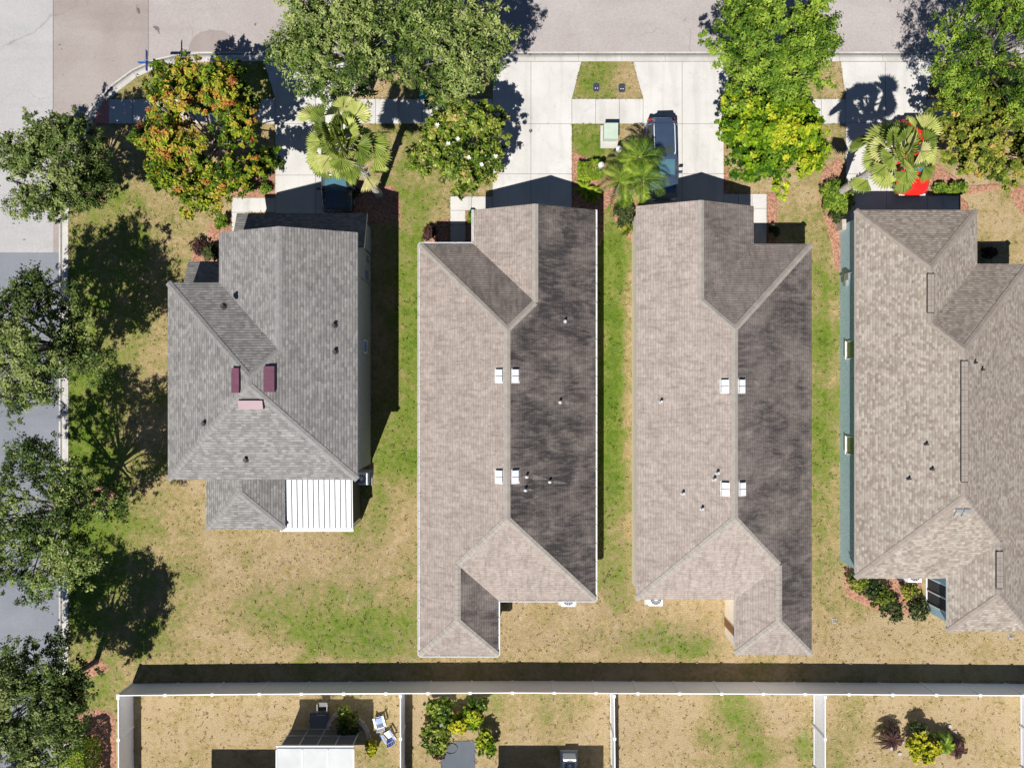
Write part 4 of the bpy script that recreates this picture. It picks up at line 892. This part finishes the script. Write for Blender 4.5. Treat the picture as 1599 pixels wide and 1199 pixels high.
for x in xs: m.box((x,yw,1.28),(.06,.06,2.5))
for z in (.05,1.0,2.5): m.box(((a[0]+b[0])/2,yw,z),(b[0]-a[0]-.3,.06,.06))
m.build('frame',M['steel'],sr)
m=MB(); m.box(((a[0]+b[0])/2,yw-.015,1.28),(b[0]-a[0]-.36,.008,2.4)); m.build('screen',M['screen'],sr)

# ------------------------------------------------------------------ white vinyl fences
FH=1.83
pm=MB(); pm.box((0,0,FH/2),(.127,.127,FH)); pm.box((0,0,FH+.015),(.16,.16,.03)); pm.add([(-.07,-.07,FH+.03),(.07,-.07,FH+.03),(.07,.07,FH+.03),(-.07,.07,FH+.03),(0,0,FH+.08)],[(0,1,4),(1,2,4),(2,3,4),(3,0,4)])
def fence(label,pts,step=2.44,end=True):
    a0=Vector(pts[0]); rt=root('vinyl_fence',(a0.x,a0.y,0),label,'fence','white vinyl privacy fences'); post=None
    for s in range(len(pts)-1):
        a=Vector(pts[s]); b=Vector(pts[s+1]); n=max(1,round((b-a).length/step)); ang=math.atan2((b-a).y,(b-a).x); L=(b-a).length/n
        pan=MB(); nb=14
        for k in range(nb):
            w_=(L-.13)/nb; pan.box((.065+w_*(k+.5),0,FH/2),(w_-.006,.022,FH-.12))
        pan.box((L/2,0,FH-.06),(L-.13,.05,.14)); pan.box((L/2,0,.1),(L-.13,.05,.16)); pan.box((L/2,0,FH/2),(L-.13,.012,FH-.2)); pp=None
        for k in range(n+1):
            p=a.lerp(b,k/n)
            if not (s>0 and k==0) and not (k==n and s==len(pts)-2 and not end):
                if post is None: post=pm.build('post',M['vinyl']); post.parent=rt; q=post
                else: q=post.copy(); SC.collection.objects.link(q); q.parent=rt
                q.location=(p.x-a0.x,p.y-a0.y,0)
            if k<n:
                if pp is None: pp=pan.build('panel',M['vinyl']); pp.parent=rt; q=pp
                else: q=pp.copy(); SC.collection.objects.link(q); q.parent=rt
                q.location=(p.x-a0.x,p.y-a0.y,0); q.rotation_euler=(0,0,ang)
    return rt
g=lambda px,py: W(px,py)[:2]
fence('long white vinyl fence running the full width behind the houses',[g(208,1067),g(420,1065),g(800,1063),g(1240,1065),g(1700,1068)],step=2.44)
fence('white vinyl side fence at the left, nearest the side street',[g(208,1070.5),g(209,1260)])
fence('white vinyl divider fence between the blue chair yard and the shrub ringed patio',[g(632,1068),g(632,1260)])
fence('white vinyl divider fence in the middle, between shaded yard and bare yard',[g(953,1068),g(955,1260)])
fence('wide looking white vinyl divider fence left of the yellow bush yard',[g(1270,1069),g(1270,1260)])
fence('white vinyl divider fence at the bottom right edge',[g(1592,1070),g(1594,1260)])

# ------------------------------------------------------------------ cars
def car(name,label,px,py,rz,paint,L=4.7,Wd=1.86,Ht=1.68,suv=True,rack=True):
    rt=root(name,W(px,py,.045),label,'car','parked cars'); rt.rotation_euler=(0,0,0); 
    hl,hw=L/2,Wd/2; st=[]
    # stations front(+y) to rear: y, half width, side shoulder z, centre z
    if suv: T=[(1,.60,.55,.62),(.985,.74,.62,.72),(.94,.87,.72,.86),(.86,.955,.82,.96),(.70,.99,.93,1.04),(.52,1,.98,1.09),(.40,1,1.0,1.12),(.2,1,1.0,1.1),(0,1,1.01,1.1),(-.3,1,1.02,1.1),(-.6,1,1.03,1.1),(-.82,.97,1.03,1.08),(-.92,.88,.98,1.04),(-.965,.76,.92,.98),(-.99,.60,.84,.88),(-1,.45,.70,.74)]
    else: T=[(1,.60,.5,.55),(.985,.74,.56,.64),(.94,.87,.64,.76),(.86,.955,.74,.86),(.70,.99,.82,.93),(.50,1,.87,.98),(.36,1,.9,1.0),(.2,1,.9,1.0),(0,1,.9,1.0),(-.3,1,.92,1.0),(-.6,1,.94,1.02),(-.82,.97,.94,1.0),(-.93,.9,.9,.97),(-.985,.79,.8,.85),(-1,.68,.62,.66)]
    mb=MB(); ring=[]
    for (t,w_,zs,zc) in T:
        y=t*hl; x=w_*hw; zb=.30
        ring.append([(-x*.80,y,zb),(-x*.97,y,zb+.12),(-x,y,zs*.72),(-x*.955,y,zs),(-x*.80,y,zs+(zc-zs)*.62),(-x*.4,y,zc-.01),(0,y,zc),(x*.4,y,zc-.01),(x*.80,y,zs+(zc-zs)*.62),(x*.955,y,zs),(x,y,zs*.72),(x*.97,y,zb+.12),(x*.80,y,zb)])
    n=len(ring[0]); v=[p for r_ in ring for p in r_]; f=[]
    for i in range(len(ring)-1):
        for k in range(n): f.append((i*n+k,i*n+(k+1)%n,(i+1)*n+(k+1)%n,(i+1)*n+k))
    f+=[tuple(range(n-1,-1,-1)),tuple((len(ring)-1)*n+k for k in range(n))]; mb.add(v,f); mb.v=[tuple(q) for q in mb.v]
    def put(b,nm,m,par=rt,sm=False):
        o_=bpy.data.objects; me=MB.build(b,nm,m,None,smooth=sm); me.parent=par; return me
    body=put(mb,'body',paint,sm=True)
    # greenhouse
    yf0,yf1,yr0,yr1=(.46,.10,-.91,-.82) if suv else (.36,.10,-.72,-.46)
    wb,wt=.90*hw,.72*hw; zb=T[6][2]+.03; zt=Ht-.04
    b0=[(-wb*.84,yf0*hl,zb),(wb*.84,yf0*hl,zb),(wb,yf0*hl-.40,zb),(wb,yr0*hl+.3,zb),(wb*.74,yr0*hl,zb),(-wb*.74,yr0*hl,zb),(-wb,yr0*hl+.3,zb),(-wb,yf0*hl-.35,zb)]
    t0=[(-wt*.9,yf1*hl,zt),(wt*.9,yf1*hl,zt),(wt,yf1*hl-.3,zt),(wt,yr1*hl+.2,zt-.02),(wt*.72,yr1*hl,zt-.04),(-wt*.72,yr1*hl,zt-.04),(-wt,yr1*hl+.2,zt-.02),(-wt,yf1*hl-.3,zt)]
    def q4(b,i,j,ins=.0): b.add([b0[i],b0[j],t0[j],t0[i]],[(0,1,2,3)])
    g_=M['glass']; m=MB(); q4(m,0,1); put(m,'windscreen',M['wind'])
    m=MB(); q4(m,4,5); put(m,'rear_window',g_)
    for (i,j,k) in ((1,2,3),(5,6,7)):
        m=MB(); ids=(1,2,3,4) if i==1 else (5,6,7,0)
        for a_,b_ in zip(ids[:-1],ids[1:]): q4(m,a_,b_)
        put(m,'side_window',g_)
    # roof skin, slightly domed, overlapping the glass
    m=MB(); rr=[]
    for (s,z_) in ((1.06,-.02),(1.0,.02),(.8,.045),(.0,.06)):
        cy=(yf1+yr1)/2*hl; rr.append([(p[0]*s,cy+(p[1]-cy)*(s if s<1 else 1.02),p[2]+z_) for p in t0])
    vv=[p for r_ in rr[:3] for p in r_]+[(0,(yf1+yr1)/2*hl,zt+.06)]; ff=[]
    for i in range(2):
        for k in range(8): ff.append((i*8+k,i*8+(k+1)%8,(i+1)*8+(k+1)%8,(i+1)*8+k))
    for k in range(8): ff.append((16+k,16+(k+1)%8,24))
    m.add(vv,ff); roof=put(m,'roof',paint,sm=True)
    for i in (0,1,2,3,4,5,6,7):
        m=MB(); m.bar(Vector(b0[i])*1.003,Vector(t0[i])*1.003,.06,.05); put(m,'pillar',paint)
    if rack:
        for s in (-1,1):
            m=MB(); m.tube([(s*wt*.86,yf1*hl-.25,zt+.03),(s*wt*.9,yf1*hl-.4,zt+.1),(s*wt*.9,yr1*hl+.35,zt+.1),(s*wt*.86,yr1*hl+.2,zt+.02)],.022,6); put(m,'roof_rail',M['vent'],roof)
    if suv:
        m=MB(); m.add([(-wt*.7,yr1*hl-.14,zt),(wt*.7,yr1*hl-.14,zt),(wt*.8,yr1*hl+.1,zt+.03),(-wt*.8,yr1*hl+.1,zt+.03)],[(0,1,2,3)]); put(m,'spoiler',paint,roof)
        m=MB(); m.box((0,yf1*hl-.52,zt+.035),(wt*1.35,.46,.05)); put(m,'sunroof',g_,roof)
    for s in (-1,1):
        m=MB(); m.box((s*(hw+.08),yf0*hl-.25,zb+.05),(.22,.12,.15)); m.bar((s*hw*.92,yf0*hl-.22,zb),(s*(hw+.05),yf0*hl-.24,zb+.03),.04,.04); put(m,'mirror',paint)
        for yy in (.62,-.62):
            m=MB(); m.tube([(s*(hw-.24),yy*hl,.33),(s*(hw-.01),yy*hl,.33)],.34,20); wh=put(m,'wheel',M['rubber']); m=MB(); m.tube([(s*(hw-.02),yy*hl,.33),(s*(hw+.004),yy*hl,.33)],.21,14); put(m,'rim',M['steel'],wh)
        m=MB(); m.box((s*hw*.66,hl*.955,.66),(.32,.16,.13)); put(m,'headlight',M['vent'])
        m=MB(); m.box((s*hw*.74,-hl*.93,.90),(.16,.14,.26)); put(m,'tail_light',TL)
    m=MB(); m.box((0,-hl-.005,.62),(.45,.02,.14)); put(m,'number_plate',M['vent'])
    rt.rotation_euler=(0,0,rz); return rt
TL=mat('tail_light_red',(.45,.02,.02),(.35,.015,.015),8,.2)
navy=mat('navy_car_paint',(.07,.105,.18),(.055,.09,.16),3,.22,metal=.45,coat=1.0)
redp=mat('red_car_paint',(.62,.02,.012),(.55,.016,.01),3,.25,coat=1.0)
greyp=mat('dark_grey_car_paint',(.035,.045,.06),(.03,.04,.052),3,.25,metal=.3,coat=1.0)
car('parked_car','dark blue estate style car with silver roof rails beside the feathery palms',1030,254,R(181.5),navy,L=4.85,Wd=1.85)
car('parked_car','bright red car half hidden under the leaning fan palm',1415,252,R(180),redp,L=4.5,suv=True,rack=False,Ht=1.55)
car('parked_car','dark grey car in the house shade beneath the leftmost fan palm',531,281,R(180),greyp,L=4.6,suv=True,rack=False,Ht=1.6)
car('parked_car','dark car cut off by the bottom left corner, on the side street',35,1250,R(0),greyp,L=4.6,suv=False,rack=False,Ht=1.45)

# ------------------------------------------------------------------ street furniture and small things
x,y,_=W(264,126); sg=root('street_sign',(x,y,0),'blue street name sign with crossed blades on the corner grass','street sign')
m=MB(); m.tube([(x,y,-.1),(x,y,2.75)],.032,8); m.build('pole',M['steel'],sg)
m=MB(); m.box((x,y,2.95),(.03,1.15,.23)); m.build('name_blade',M['signblue'],sg); m=MB(); m.box((x,y,2.68),(1.2,.03,.25)); m.build('name_blade',M['signblue'],sg)
m=MB(); m.tube([(x,y,2.75),(x,y,3.08)],.045,8); m.build('bracket',M['steel'],sg)
x,y,_=W(951,214); tb=root('transformer_box',(x,y,0),'pale green utility box on its concrete pad between two driveways','utility box')
m=MB(); m.box((x,y-.02,.05),(1.05,1.35,.1)); m.build('pad',M['kerb'],tb)
m=MB(); m.box((x+.02,y+.1,.42),(.80,.85,.64)); m.build('cabinet',M['tgreen'],tb)
m=MB(); m.add([(x-.40,y-.36,.745),(x+.44,y-.36,.745),(x+.44,y+.56,.80),(x-.40,y+.56,.80),(x-.40,y-.36,.79),(x+.44,y-.36,.79),(x+.44,y+.56,.86),(x-.40,y+.56,.86)],[(3,2,1,0),(4,5,6,7),(0,1,5,4),(1,2,6,5),(2,3,7,6),(3,0,4,7)]); m.build('lid',M['tgreen'],tb)
m=MB(); m.box((x+.02,y-.34,.4),(.04,.03,.3)); m.build('handle',M['steel'],tb)
for (px,py,h_,lb) in ((963,241,1.0,'round white post between the green box and the palms'),(936,265,.95,'white post standing at the right end of the lime hedge')):
    x,y,_=W(px,py); p=root('lantern_post',(x,y,0),lb,'lantern post','white posts near the green utility box')
    m=MB(); m.box((x,y,h_*.42),(.2,.2,h_*.84)); m.build('post',M['white'],p); m=MB(); m.tube([(x,y,h_*.84),(x,y,h_*.9),(x,y,h_+.12),(x,y,h_+.2)],[.1,.17,.17,.05],12); m.build('lamp_head',M['white'],p)
for (px,py,lb) in ((931,137,'left dark meter lid in the green verge patch'),(971,138,'right dark meter lid at the dry side of the verge patch')):
    x,y,_=W(px,py); p=root('meter_lid',(x,y,0),lb,'meter lid','utility lids in the grass'); m=MB()
    pl=[(x+.19*sx*cx_+0,y+.25*sy*cy_) for (sx,sy,cx_,cy_) in ((-1,-1,.7,1),(1,-1,.7,1),(1,-1,1,.7),(1,1,1,.7),(1,1,.7,1),(-1,1,.7,1),(-1,1,1,.7),(-1,-1,1,.7))]
    m.prism(inset(pl,-.03),-.05,.03); m.build('rim',M['joint'],p); m=MB(); m.prism(pl,.0,.045); m.build('lid',mat('slate_plastic',(.022,.026,.04),(.035,.04,.055),12,.6),p)
    m=MB(); m.box((x-.06,y-.06,.05),(.05,.05,.012)); m.box((x+.07,y-.06,.05),(.05,.05,.012)); m.build('latch',M['vent'],p)
x,y,_=W(661,150); p=root('meter_lid',(x,y,0),'turquoise lid in deep shade under the verge oaks','meter lid','utility lids in the grass'); m=MB(); m.tube([(x,y,-.05),(x,y,.06)],.26,16); m.build('lid',mat('turquoise_plastic',(.05,.35,.4),(.04,.28,.33)),p)
for (px,py,lb) in ((1303,969,'small black drain grate on the dry lawn behind the cream house'),(1578,993,'small black drain grate below the blue house roof')):
    x,y,_=W(px,py); p=root('drain_grate',(x,y,0),lb,'drain grate','yard drain grates'); m=MB(); m.box((x,y,.01),(.26,.26,.05)); m.build('frame',M['kerb'],p)
    m=MB(); 
    for k in range(5): m.box((x-.09+k*.045,y,.04),(.025,.2,.02))
    m.build('grating',M['dark'],p)
# garden chairs
def adirondack(label,px,py,rz,m1,m2):
    rt=root('adirondack_chair',W(px,py),label,'garden chair','plastic garden chairs')
    def put(b,nm,m,par=rt): o_=b.build(nm,m); o_.parent=par; return o_
    m=MB(); 
    for k in range(5): m.box((0,.26-k*.115,.36-k*.03),(.54,.1,.022),rx=.25)
    put(m,'seat',m1)
    m=MB()
    for k in range(5):
        xx=-.22+k*.11; hh=.78-.05*abs(k-2); a=Vector((xx,-.26,.22)); m.bar(a,a+Vector((xx*.25,-.34,hh*.9)),.1,.02)
    m.bar((-.27,-.42,.62),(.27,-.42,.62),.03,.06); put(m,'backrest',m2)
    for s in (-1,1):
        m=MB(); m.box((s*.34,-.02,.56),(.13,.72,.025)); put(m,'armrest',m2)
        m=MB(); m.box((s*.30,.26,.28),(.04,.09,.55)); put(m,'leg',m1)
        m=MB(); m.bar((s*.29,.3,.3),(s*.29,-.6,.03),.035,.1); put(m,'leg',m1)
    rt.rotation_euler=(0,0,rz); rt.scale=(.82,.82,.82); return rt
adirondack('white and blue garden chair nearest the fence in the left back yard',594,1122,R(15),M['white'],M['vinyl'])
adirondack('blue garden chair with white seat against the divider fence',607,1145,R(30),M['white'],M['blue'])
x0_=W(594,1122); m=MB(); m.box((x0_[0]+.0,x0_[1]+.03,.345),(.38,.34,.06),rz=R(15)); tag(m.build('seat_cushion',M['blue']),'blue cushion lying on the white garden chair','cushion')
x,y,_=W(507,1098); rt=root('patio_chair',(x,y,0),'black metal chair in the shade left of the stone ring','garden chair')
m=MB(); m.box((x,y,.44),(.5,.48,.04)); m.build('seat',M['dark'],rt)
m=MB()
for k in range(6): m.bar((x-.22+k*.088,y-.24,.46),(x-.24+k*.096,y-.34,.95),.02,.02)
m.bar((x-.26,y-.34,.95),(x+.26,y-.34,.95),.04,.04); m.build('backrest',M['dark'],rt)
for sx in (-1,1):
    for sy in (-1,1): m=MB(); m.tube([(x+sx*.22,y+sy*.2,.44),(x+sx*.26,y+sy*.25,0)],.018,6); m.build('leg',M['dark'],rt)
    m=MB(); m.tube([(x+sx*.27,y+.22,.44),(x+sx*.3,y+.2,.66),(x+sx*.28,y-.28,.7)],.018,6); m.build('armrest',M['steel'],rt)
SGp='pale blocks ringing the small garden bed'
arcs=[[(540,1115),(532,1114),(524,1117),(518,1123),(514,1130),(512,1138),(514,1146)],[(561,1126),(566,1130),(570,1136),(573,1142),(575,1149),(577,1156)]]
for ai,arc in enumerate(arcs):
    for k,(px,py) in enumerate(arc):
        x,y,_=W(px,py,.1); q=arc[min(k+1,len(arc)-1)]; p_=arc[max(k-1,0)]; an=math.atan2(-(q[1]-p_[1]),q[0]-p_[0])
        m=MB(); c_=[(x+math.cos(an)*a_-math.sin(an)*b_,y+math.sin(an)*a_+math.cos(an)*b_) for a_,b_ in ((-.13,-.11),(.13,-.11),(.14,.06),(.09,.12),(-.09,.12),(-.14,.06))]
        m.prism(c_,-.02,.13); tag(m.build('edging_stone',M['stone']),'pale edging block, %s in the %s arc of the garden ring'%(('first from the top','second from the top','third from the top','fourth from the top','fifth from the top','sixth from the top','lowest')[k] if ai==0 or k<5 else 'lowest','left' if ai==0 else 'right'),'stone',SGp)
bush('shrub','rust tinted shrub inside the stone ring','shrub',545,1115,(.75,.6,.5),L_OLIVE,101,size=.12,per=9)
bush('shrub','dark leafy shrub low inside the stone ring','shrub',548,1135,(.6,.6,.5),L_DARK,102,size=.14,per=9)
bush('shrub','golden leaved shrub beside the divider and stone ring','shrub',582,1160,(.3,.45,.5),L_YB,103,size=.12,per=10)
bush('shrub','large leaved dark shrub highest in the patio planting','shrub',687,1098,(.7,.7,.7),L_MAG,104,size=.24,per=4,asp=.7,nl=11,tshift=-.2)
bush('shrub','mid green shrub at the left edge of the patio planting','shrub',682,1145,(.85,1.0,.7),L_MAG,105,size=.18,per=6,nl=15)
bush('shrub','golden shrub in the centre of the patio planting','shrub',716,1120,(.5,.55,.7),L_YB,106,size=.16,per=10,nl=14)
bush('shrub','yellow green shrub at the upper right of the patio planting','shrub',738,1112,(.55,.65,.7),L_YEL,107,size=.17,per=10,tshift=.1)
bush('shrub','dark shrub at the top right of the patio planting','shrub',748,1092,(.6,.4,.6),L_MAG,108,size=.15,per=6,tshift=-.15)
bush('shrub','tall green shrub at the right edge of the patio planting','shrub',760,1150,(.5,.9,.7),L_YEL,109,size=.16,per=6)
bush('shrub','reddish small shrub low at the left of the patio planting','shrub',686,1168,(.35,.35,.4),L_RED,110,size=.12,per=8)
ar=root('garden_arch',W(757,1140),'thin metal hoop among the patio shrubs','garden arch'); x,y,_=W(757,1140); m=MB()
m.tube([(x-.38*math.cos(t),y,1.0*math.sin(t)*1.2) for t in np.linspace(0,math.pi,16)],.022,6); m.build('hoop',M['barkl'],ar)
x,y,_=W(704,1168); rt=root('garden_hose',(x,y,.03),'dark coiled hose lying on the shrub ringed patio','hose'); m=MB()
m.tube([(x+(.36+.006*t)*math.cos(t),y+(.28+.004*t)*math.sin(t),.055+.003*t) for t in np.linspace(0,11,60)],.018,6); m.build('coil',M['dark'],rt)
feather_palm('cordyline','dark red strappy palm in the right back yard','plant',1382,1143,.8,.95,20,L_RED,120,wl=.16,trunk=.05)
bush('shrub','bright yellow bush at the bottom of the right back yard','shrub',1430,1157,(.7,.8,.75),L_YB,121,size=.17,per=11,nl=22,tshift=-.05)
bush('shrub','dark spiky shrub just above the bright yellow bush','shrub',1425,1128,(.5,.4,.6),L_DARK,122,size=.2,per=6,asp=.25)
feather_palm('small_palm','young green palm right of the bright yellow bush','palm',1468,1152,.7,.8,16,L_PIN,123,wl=.2,trunk=.06)
feather_palm('small_palm','darker young palm lowest right of the yellow bush','palm',1484,1163,.5,.75,14,L_RED,124,wl=.2,trunk=.05)
for i,(px,py) in enumerate(((1400,1150),(1408,1158),(1392,1168),(1404,1176),(1482,1133),(1490,1142))):
    x,y,_=W(px,py); m=MB(); m.prism([(x+(.13+.03*math.sin(5*t+i))*math.cos(t),y+.1*math.sin(t)) for t in np.linspace(0,6.28,8,endpoint=False)],-.02,.09)
    tag(m.build('garden_rock',M['stone']),('pale rock nearest the dark red palm, highest of its four','pale rock second highest beside the dark red palm','pale rock furthest left below the dark red palm','pale rock lowest between red palm and yellow bush','pale rock just above the young green palm, left one','pale rock right of the other beside the young green palm')[i],'rock','pale rocks in the right back yard')

# ------------------------------------------------------------------ standing grass tufts, thicker along edges
r=np.random.default_rng(77); pts=[]
def free(x,y):
    px=x*PPM+CX; py=CY-y*PPM
    if px<108 or py>1199 or px>1640 or py<98: return False
    if px<320 and not inpoly(x,y,LAND): return False
    return not any(inpoly(x,y,e) for e in EXC)
for _ in range(12000):
    x=r.uniform(-27,31); y=r.uniform(-23.5,19.4)
    if free(x,y): pts.append((x,y,0))
for e in EXC:
    for i in range(len(e)):
        a=e[i]; b=e[(i+1)%len(e)]; n=int(math.dist(a,b)/.09)
        for k in range(n):
            t=r.uniform(); x=a[0]*(1-t)+b[0]*t+r.normal()*.035; y=a[1]*(1-t)+b[1]*t+r.normal()*.035
            if free(x,y): pts.append((x,y,1))
for a,b in (((208,1065),(1600,1065)),((208,1071),(1600,1071)),((632,1070),(632,1199)),((953,1070),(953,1199)),((1270,1070),(1270,1199)),((208,1070),(208,1199)),((205,1070),(205,1199)),((109,345),(109,1199))):
    A=W(*a); B=W(*b); n=int(math.dist(A,B)/.10)
    for k in range(n):
        t=r.uniform(); x=A[0]*(1-t)+B[0]*t+r.normal()*.07; y=A[1]*(1-t)+B[1]*t+r.normal()*.07
        if free(x,y): pts.append((x,y,1))
P=np.array(pts); gq,bq=fieldmap(P[:,0],P[:,1]); k=5; Q=np.repeat(P,k,0); Q=Q+np.stack([r.normal(size=len(Q))*.045,r.normal(size=len(Q))*.045,np.zeros(len(Q))],1); Q[:,2]=.035+r.uniform(size=len(Q))*.03
T=np.repeat(gq+r.normal(size=len(P))*.22,k)+r.normal(size=len(Q))*.06
L_GRASS=leaf_mat('grass_blades',(0,(.44,.335,.18)),(.3,(.36,.30,.12)),(.55,(.16,.18,.04)),(1,(.075,.13,.012)),trans=.1)
tf=mesh_quads('grass_tufts',leaf_cloud(Q,np.tile([0,0,1.],(len(Q),1)),.11,.32,r,.15),[L_GRASS],None,T); tag(tf,'loose grass tufts over the lawns and along the edges of paving',kind='stuff')
